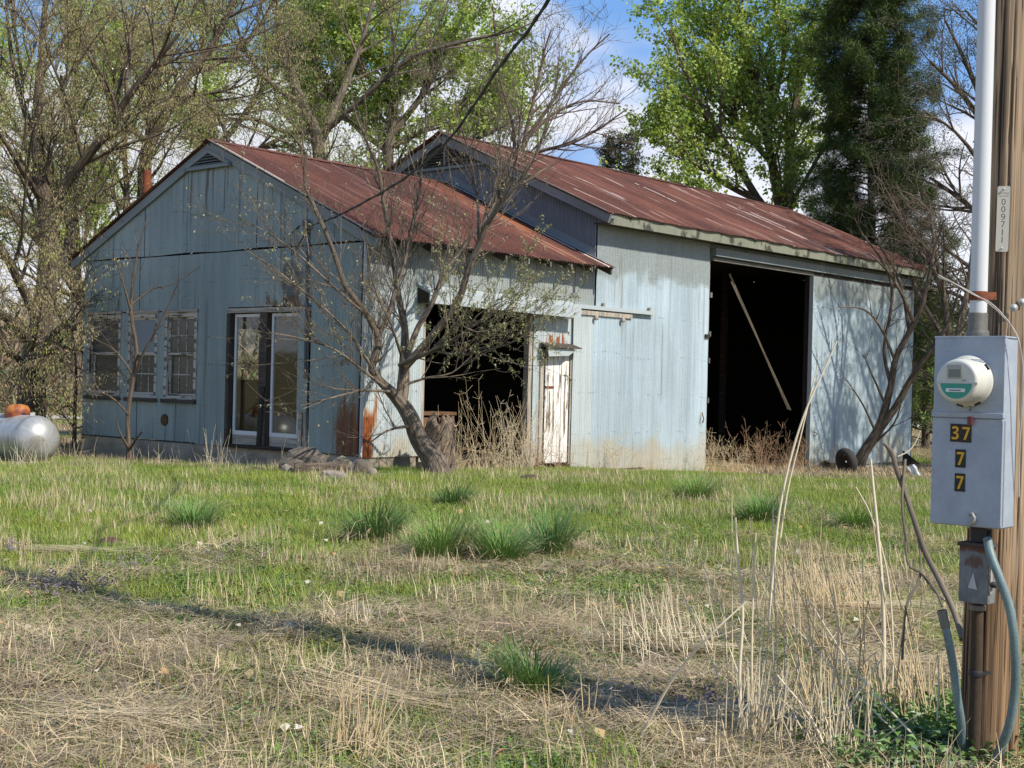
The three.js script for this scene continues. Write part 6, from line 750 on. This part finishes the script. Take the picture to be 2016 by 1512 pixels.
// ================================================================ things inside the two dark openings
{
  const o = fromAB(12, 0.6, -0.3), pole = (a, b, w, label) => { const A = at(...a), B = at(...b), g = new Geo().bar([0, 0, 0], B.sub(A).toArray(), w, w * 0.6, [0, 0, 1]).mesh('hanging_pole', std({ color: rgb(0.66, 0.58, 0.48), map: woodTex, roughness: 0.85 }), scene); g.position.copy(A); tag(g, label, 'pole', 'poles slanting in the barn doorway'); };
  pole([1436, 540, 30.7], [1552, 806, 32.6], 0.045, 'upper of two thin poles slanting down in the barn doorway'); pole([1440, 556, 30.6], [1556, 808, 32.5], 0.035, 'lower of two thin poles slanting down in the barn doorway');
  const crate = (label, a, b, w, h, d, m, name, base = -0.33) => { const p = fromAB(a, b, base), t = thing(name, label, 'crate', p.toArray(), TURN + 0.1), g = new Geo(); g.box(-w / 2, w / 2, 0, h, -d / 2, d / 2).mesh('body', m, t); new Geo().box(-w / 2 - 0.02, w / 2 + 0.02, h, h + 0.03, -d / 2 - 0.02, d / 2 + 0.02).mesh('top', m, t); for (const x of [-0.3, 0.3]) new Geo().box(x * w - 0.03, x * w + 0.03, 0.02, h - 0.02, d / 2 + 0.002, d / 2 + 0.02).mesh('cleat', m, t); return t; };
  crate('dark crate in the left half of the barn doorway', 10.9, 2.2, 1.1, 1.0, 0.7, darkWood, 'dark_crate'); crate('dark low crate further inside the barn', 13.2, 4.8, 1.2, 0.8, 0.8, darkWood, 'dark_crate');
  const bench = thing('wooden_bench', 'brown wooden workbench inside the workshop\'s side opening', 'workbench', fromAB(2.7, 1.5, 0.16).toArray(), TURN); new Geo().box(-0.8, 0.8, 0.74, 0.80, -0.3, 0.3).mesh('bench_top', brownWood, bench); for (const [x, z] of [[-0.72, -0.24], [0.72, -0.24], [-0.72, 0.24], [0.72, 0.24]]) new Geo().box(x - 0.04, x + 0.04, 0, 0.74, z - 0.04, z + 0.04).mesh('leg', brownWood, bench); for (let k = 0; k < 5; k++) new Geo().box(-0.74 + k * 0.3, -0.52 + k * 0.3, 0.08, 0.70, 0.285, 0.30).mesh('front_board', brownWood, bench);
  const ply = new Geo().box(0, 0.02, 0, 0.46, -0.30, 0.30).mesh('plywood_sheet', std({ color: rgb(0.62, 0.36, 0.10), map: woodTex, roughness: 0.7 }), scene); ply.position.copy(fromAB(0.45, 2.95, 0.42)); ply.rotation.y = TURN; tag(ply, 'orange plywood sheet standing behind the left glass door', 'plywood');
  const st = new Geo().tube([V(0, 0, 0), V(0.1, 1.6, 0.3)], 0.03, 8).mesh('broom_handle', std({ color: rgb(0.45, 0.22, 0.12), roughness: 0.7 }), scene); st.position.copy(fromAB(0.9, 2.5, 0.2)); tag(st, 'reddish handle leaning inside the left glass door', 'handle');
}

// ================================================================ dead weeds and stalks
const stalkMat = std({ color: rgb(0.60, 0.47, 0.28), roughness: 0.8 }), stalkPale = std({ color: rgb(0.70, 0.60, 0.42), roughness: 0.75 }), stalkRustShaded = std({ color: rgb(0.40, 0.26, 0.15), roughness: 0.85 });  // rust brown stalks are darkened to stand in for shade in the doorway
function weeds(label, a, b, n, h, spread, seed, m = stalkMat, fine = 0) {
  const R = rng(seed), o = fromAB(a, b); o.y = hg(o.x, o.z) - 0.02; const g = new Geo();
  for (let k = 0; k < n; k++) {
    const x = (R() + R() - 1) * spread, z = (R() + R() - 1) * spread * 0.5, wx = DX * x - GX * z, wz = DZ * x - GZ * z, L = lerp(h * 0.35, h, R() * R() * 0.6 + R() * 0.4), d = R() * 6.28, t = R() * 0.55, pts = [V(wx, 0, wz)]; let an = 1.5 - t, p = pts[0].clone(), brk = R() < 0.45 ? 2 + ((R() * 2) | 0) : 9;
    for (let s = 1; s <= 5; s++) { if (s === brk) an -= 0.9 + R(); p = p.clone().add(V(Math.cos(d) * Math.cos(an), Math.sin(an), Math.sin(d) * Math.cos(an)).multiplyScalar(L / 5)); an += (R() - 0.55) * 0.25; pts.push(p); }
    g.tube(pts, [0.0034, 0.003, 0.0028, 0.0025, 0.002, 0.0015], 3, false);
    if (fine && R() < fine) for (let j = 0; j < 7; j++) { const q = pts[3 + ((R() * 3) | 0)]; g.tube([q, q.clone().add(V((R() - 0.5) * 0.25, R() * 0.16, (R() - 0.5) * 0.25))], 0.0025, 3, false); }
  }
  const w = g.mesh('dead_weeds', m, scene); w.position.copy(o); tag(w, label, 'dead weeds', 'clumps of dead weeds along the walls'); return w;
}
weeds('dead weed stalks at the left side of the workshop opening', 1.85, -0.35, 44, 1.5, 0.5, 1, stalkMat, 0.3); weeds('tall dead stalks in the middle of the workshop opening', 2.7, -0.4, 80, 2.2, 0.6, 2, stalkMat, 0.25); weeds('criss-crossed dead stalks right of the opening\'s middle', 3.35, -0.45, 80, 1.9, 0.5, 3, stalkPale, 0.25); weeds('tall rusty grass bundle at the opening\'s right post', 4.05, -0.3, 55, 1.9, 0.16, 4, stalkRustShaded); weeds('dead grass at the foot of the peeling door', 4.75, -0.3, 55, 0.75, 0.35, 5, stalkRustShaded); weeds('dead stalks where workshop and barn walls meet', 6.3, -0.4, 45, 0.95, 0.5, 6, stalkMat, 0.3);
weeds('bent dead stalks at the foot of the barn wall', 7.6, -0.45, 50, 0.8, 0.6, 7, stalkMat, 0.3); weeds('dead brush left of the barn doorway', 9.2, -0.5, 60, 1.2, 0.5, 8, stalkMat, 0.3); weeds('dead grass in the left of the barn doorway', 10.6, -0.4, 80, 1.0, 0.5, 9, stalkMat, 0.4); weeds('feathery dead weeds in the middle of the barn doorway', 12.1, -0.1, 80, 1.5, 0.6, 10, stalkRustShaded, 0.6); weeds('dense dead grass in the right of the barn doorway', 13.4, -0.2, 80, 1.2, 0.5, 11, stalkRustShaded, 0.4); weeds('dead weeds in front of the right-hand door\'s edge', 14.6, -0.5, 45, 0.9, 0.4, 12, stalkMat, 0.3); weeds('dead weeds round the old tire', 16.0, -0.9, 40, 0.6, 0.5, 13, stalkPale);
weeds('thin dead stalks in front of the third window', -0.9, 4.2, 26, 0.75, 0.7, 14, stalkPale); weeds('dead stalks below the glass doors', -0.9, 2.4, 30, 0.9, 0.6, 15, stalkPale); weeds('dead stalks at the workshop\'s left corner', -1.2, 6.6, 26, 0.8, 0.7, 16, stalkPale); weeds('dead grass in front of the propane tank', -3.6, 3.9, 46, 0.75, 0.7, 17, stalkPale); weeds('few dead stalks over the rubble heap', -0.7, 0.6, 16, 1.0, 0.5, 18, stalkPale);
// single tall stalks in the foreground
function stalk(label, pts, r, m = stalkPale) { const l = pts.map(([x, y, z]) => at(x, y, z)), o = l[0].clone(), c = curve(l.map((p) => p.clone().sub(o)), 24), g = new Geo().tube(c, c.map((_, k) => r * lerp(1, 0.45, k / c.length)), 6).mesh('dry_stalk', m, scene); g.position.copy(o); return tag(g, label, 'stalk', 'tall dry stalks near the pole'); }
const foot = (px, py) => -onGround(px, py).z;
{
  const f = (x, y) => [x, y, foot(x, y)], near = (x, y, z) => [x, y, z];
  let z = foot(1512, 1240); stalk('longest pale stalk, leaning right across the barn\'s sliding door', [[1510, 1245, z], [1520, 1150, z], [1534, 1010, z], [1560, 890, z], [1590, 800, z], [1622, 730, z], [1648, 672, z]], 0.010);
  stalk('short pale stalk beside the longest leaning one', [[1536, 1060, 9.4], [1552, 960, 9.4], [1574, 870, 9.4], [1600, 760, 9.4], [1610, 720, 9.4]], 0.007);
  z = foot(1738, 1400); stalk('straight pale stalk standing left of the broken dead stem', [[1736, 1405, z], [1740, 1290, z], [1738, 1180, z], [1728, 1050, z], [1718, 950, z], [1714, 905, z]], 0.012); stalk('thin pale stalk behind the straight one', [[1755, 1380, z + 0.1], [1758, 1270, z + 0.1], [1745, 1120, z + 0.1], [1712, 1010, z + 0.1], [1685, 960, z + 0.1]], 0.006);
  z = foot(1460, 1460); stalk('upright stalk at the left edge of the stalk clump', [[1462, 1465, z], [1456, 1330, z], [1462, 1210, z], [1452, 1090, z], [1448, 1020, z]], 0.009); stalk('thin upright stalk right of the left edge one', [[1484, 1470, z], [1480, 1330, z], [1482, 1190, z], [1488, 1050, z]], 0.006);
  z = foot(1560, 1490); stalk('stalk slanting from lower left up to the stalk clump', [[1262, 1450, z + 0.2], [1330, 1330, z + 0.1], [1400, 1250, z], [1470, 1185, z]], 0.007); stalk('long stalk lying across in front of the pole', [[1870, 1530, 5.3], [1790, 1440, 5.6], [1690, 1330, 6.0], [1590, 1180, 6.4]], 0.006); stalk('second long stalk lying across, lower', [[1860, 1540, 5.4], [1760, 1440, 5.7], [1660, 1340, 6.0], [1560, 1230, 6.3]], 0.005); stalk('stalk slanting up right near the bottom edge', [[1600, 1500, 5.7], [1680, 1380, 5.8], [1735, 1300, 5.9]], 0.006);
  stalk('stalk leaning left at the bottom of the clump', [[1640, 1520, 5.5], [1600, 1420, 5.6], [1530, 1330, 5.7]], 0.007); stalk('thin stalk rising left of the short blue pipe', [[1846, 1420, 5.7], [1848, 1330, 5.7], [1846, 1290, 5.7]], 0.005); stalk('tall thin stalk in the middle of the clump', [[1640, 1490, 6.0], [1636, 1380, 6.0], [1650, 1260, 6.0], [1640, 1160, 6.0]], 0.006); stalk('curved pale stalk springing from the broken stem', [[1768, 900, 7.0], [1790, 888, 7.0], [1806, 865, 7.0], [1812, 848, 7.0]], 0.004);
  const bs = [[1895, 1260, 5.75], [1880, 1210, 5.85], [1850, 1145, 5.95], [1820, 1085, 6.05], [1795, 1010, 6.1], [1778, 960, 6.15], [1765, 925, 6.15], [1754, 890, 6.15], [1740, 874, 6.15]].map(([x, y, q]) => at(x, y, q)), o = bs[0].clone(), t = thing('broken_stem', 'thick broken grey weed stem leaning left of the switch box', 'stem', o.toArray()), c = curve(bs.map((p) => p.clone().sub(o)), 40), gm = std({ color: rgb(0.62, 0.56, 0.50), map: woodTex, roughness: 0.9 });
  new Geo().tube(c, c.map((_, k) => lerp(0.014, 0.011, k / 40) * (k > 34 ? 1.3 - (k - 34) * 0.12 : 1)), 8).mesh('stem', gm, t); const br = (l, r) => new Geo().tube(curve(l.map(([x, y, q]) => at(x, y, q).sub(o)), 14), r, 5).mesh('side_branch', gm, t);
  br([[1776, 962, 6.15], [1782, 1050, 6.1], [1790, 1115, 6.05], [1815, 1130, 6.0], [1845, 1170, 5.9], [1855, 1195, 5.85]], 0.005); br([[1800, 1020, 6.1], [1812, 1090, 6.05], [1810, 1140, 6], [1785, 1190, 5.95], [1778, 1260, 5.9], [1776, 1300, 5.88]], 0.006); br([[1815, 1132, 6.0], [1840, 1165, 6.0], [1862, 1185, 5.95]], 0.004); br([[1782, 905, 6.15], [1776, 990, 6.12], [1788, 1090, 6.08]], 0.007);
}
// thick straw clump in the bottom foreground
function straw(label, px, py, n, h, spread, seed, lean, tip = 0.9) { const R = rng(seed), o = onGround(px, py), g = new Geo(); for (let k = 0; k < n; k++) { const x = (R() + R() - 1) * spread, z = (R() + R() - 1) * spread, d = lean + (R() - 0.5) * 2.6, an = 1.5 - R() * R() * tip * 1.3, L = h * lerp(0.3, 1, R()), b = V(x, 0, z), u = V(Math.cos(d) * Math.cos(an), Math.sin(an), Math.sin(d) * Math.cos(an)), bend = R() < 0.25; const m = b.clone().addScaledVector(u, L * 0.55), e = bend ? m.clone().add(V(u.x * L * 0.5 + (R() - 0.5) * 0.1, -L * 0.2 * R(), u.z * L * 0.5)) : b.clone().addScaledVector(u, L).add(V((R() - 0.5) * 0.03, 0, 0)); g.tube([b, m, e], [0.0035, 0.003, 0.0016], 3, false); } const w = g.mesh('straw_clump', R() < 0.5 ? stalkPale : stalkMat, scene); w.position.copy(o); return tag(w, label, 'straw clump', 'clumps of dry straw in the foreground', 'thing'); }
for (const [px, py, n, h, sp, sd, l] of [[1500, 1440, 16, 1.15, 0.22, 31, 'loose group of tall thin dead stems at the left of the stalks'], [1600, 1400, 18, 1.0, 0.28, 32, 'group of tall thin dead stems in the middle of the stalks'], [1690, 1450, 18, 1.1, 0.26, 33, 'group of tall thin dead stems beside the straight pale stalk'], [1800, 1440, 14, 0.85, 0.2, 34, 'group of thin dead stems left of the short blue pipe']]) straw(l, px, py, n, h, sp, sd, 2.4, 0.45);
straw('upright straw clump at the bottom edge left of centre', 700, 1500, 60, 0.42, 0.13, 1, 0.5); straw('straw clump at the bottom edge below the stalks', 1640, 1495, 70, 0.45, 0.2, 2, 2.2); straw('straw clump at the foot of the upright stalks', 1480, 1470, 60, 0.42, 0.16, 3, 1); straw('low straw clump right of the straight pale stalk', 1790, 1410, 60, 0.35, 0.18, 4, 3); straw('flattened straw bunch behind the tall stalks', 1640, 1210, 120, 0.5, 0.45, 5, 3.3); straw('small straw clump near the pole\'s shadow', 1120, 1440, 36, 0.26, 0.2, 6, 1.2); straw('stubble straw clump left of the shadow', 690, 1240, 34, 0.26, 0.2, 7, 1.3); straw('straw clump in the bright grass at the far left', 80, 1010, 40, 0.4, 0.4, 8, 1.1); straw('straw clump in the grass below the second window', 330, 1010, 36, 0.36, 0.5, 9, 1); straw('straw clump right of the pole\'s foot', 1995, 1490, 36, 0.35, 0.14, 10, 2); straw('leafless straw tuft at the left edge mid yard', 20, 1090, 60, 0.22, 0.3, 11, 1); straw('matted straw in the right of the yard', 1330, 1290, 80, 0.4, 0.5, 12, 3.0);
for (const o of scene.children) o.traverse?.((q) => { if (q.isMesh) q.castShadow = q.receiveShadow = true; });
renderer.render(scene, camera);
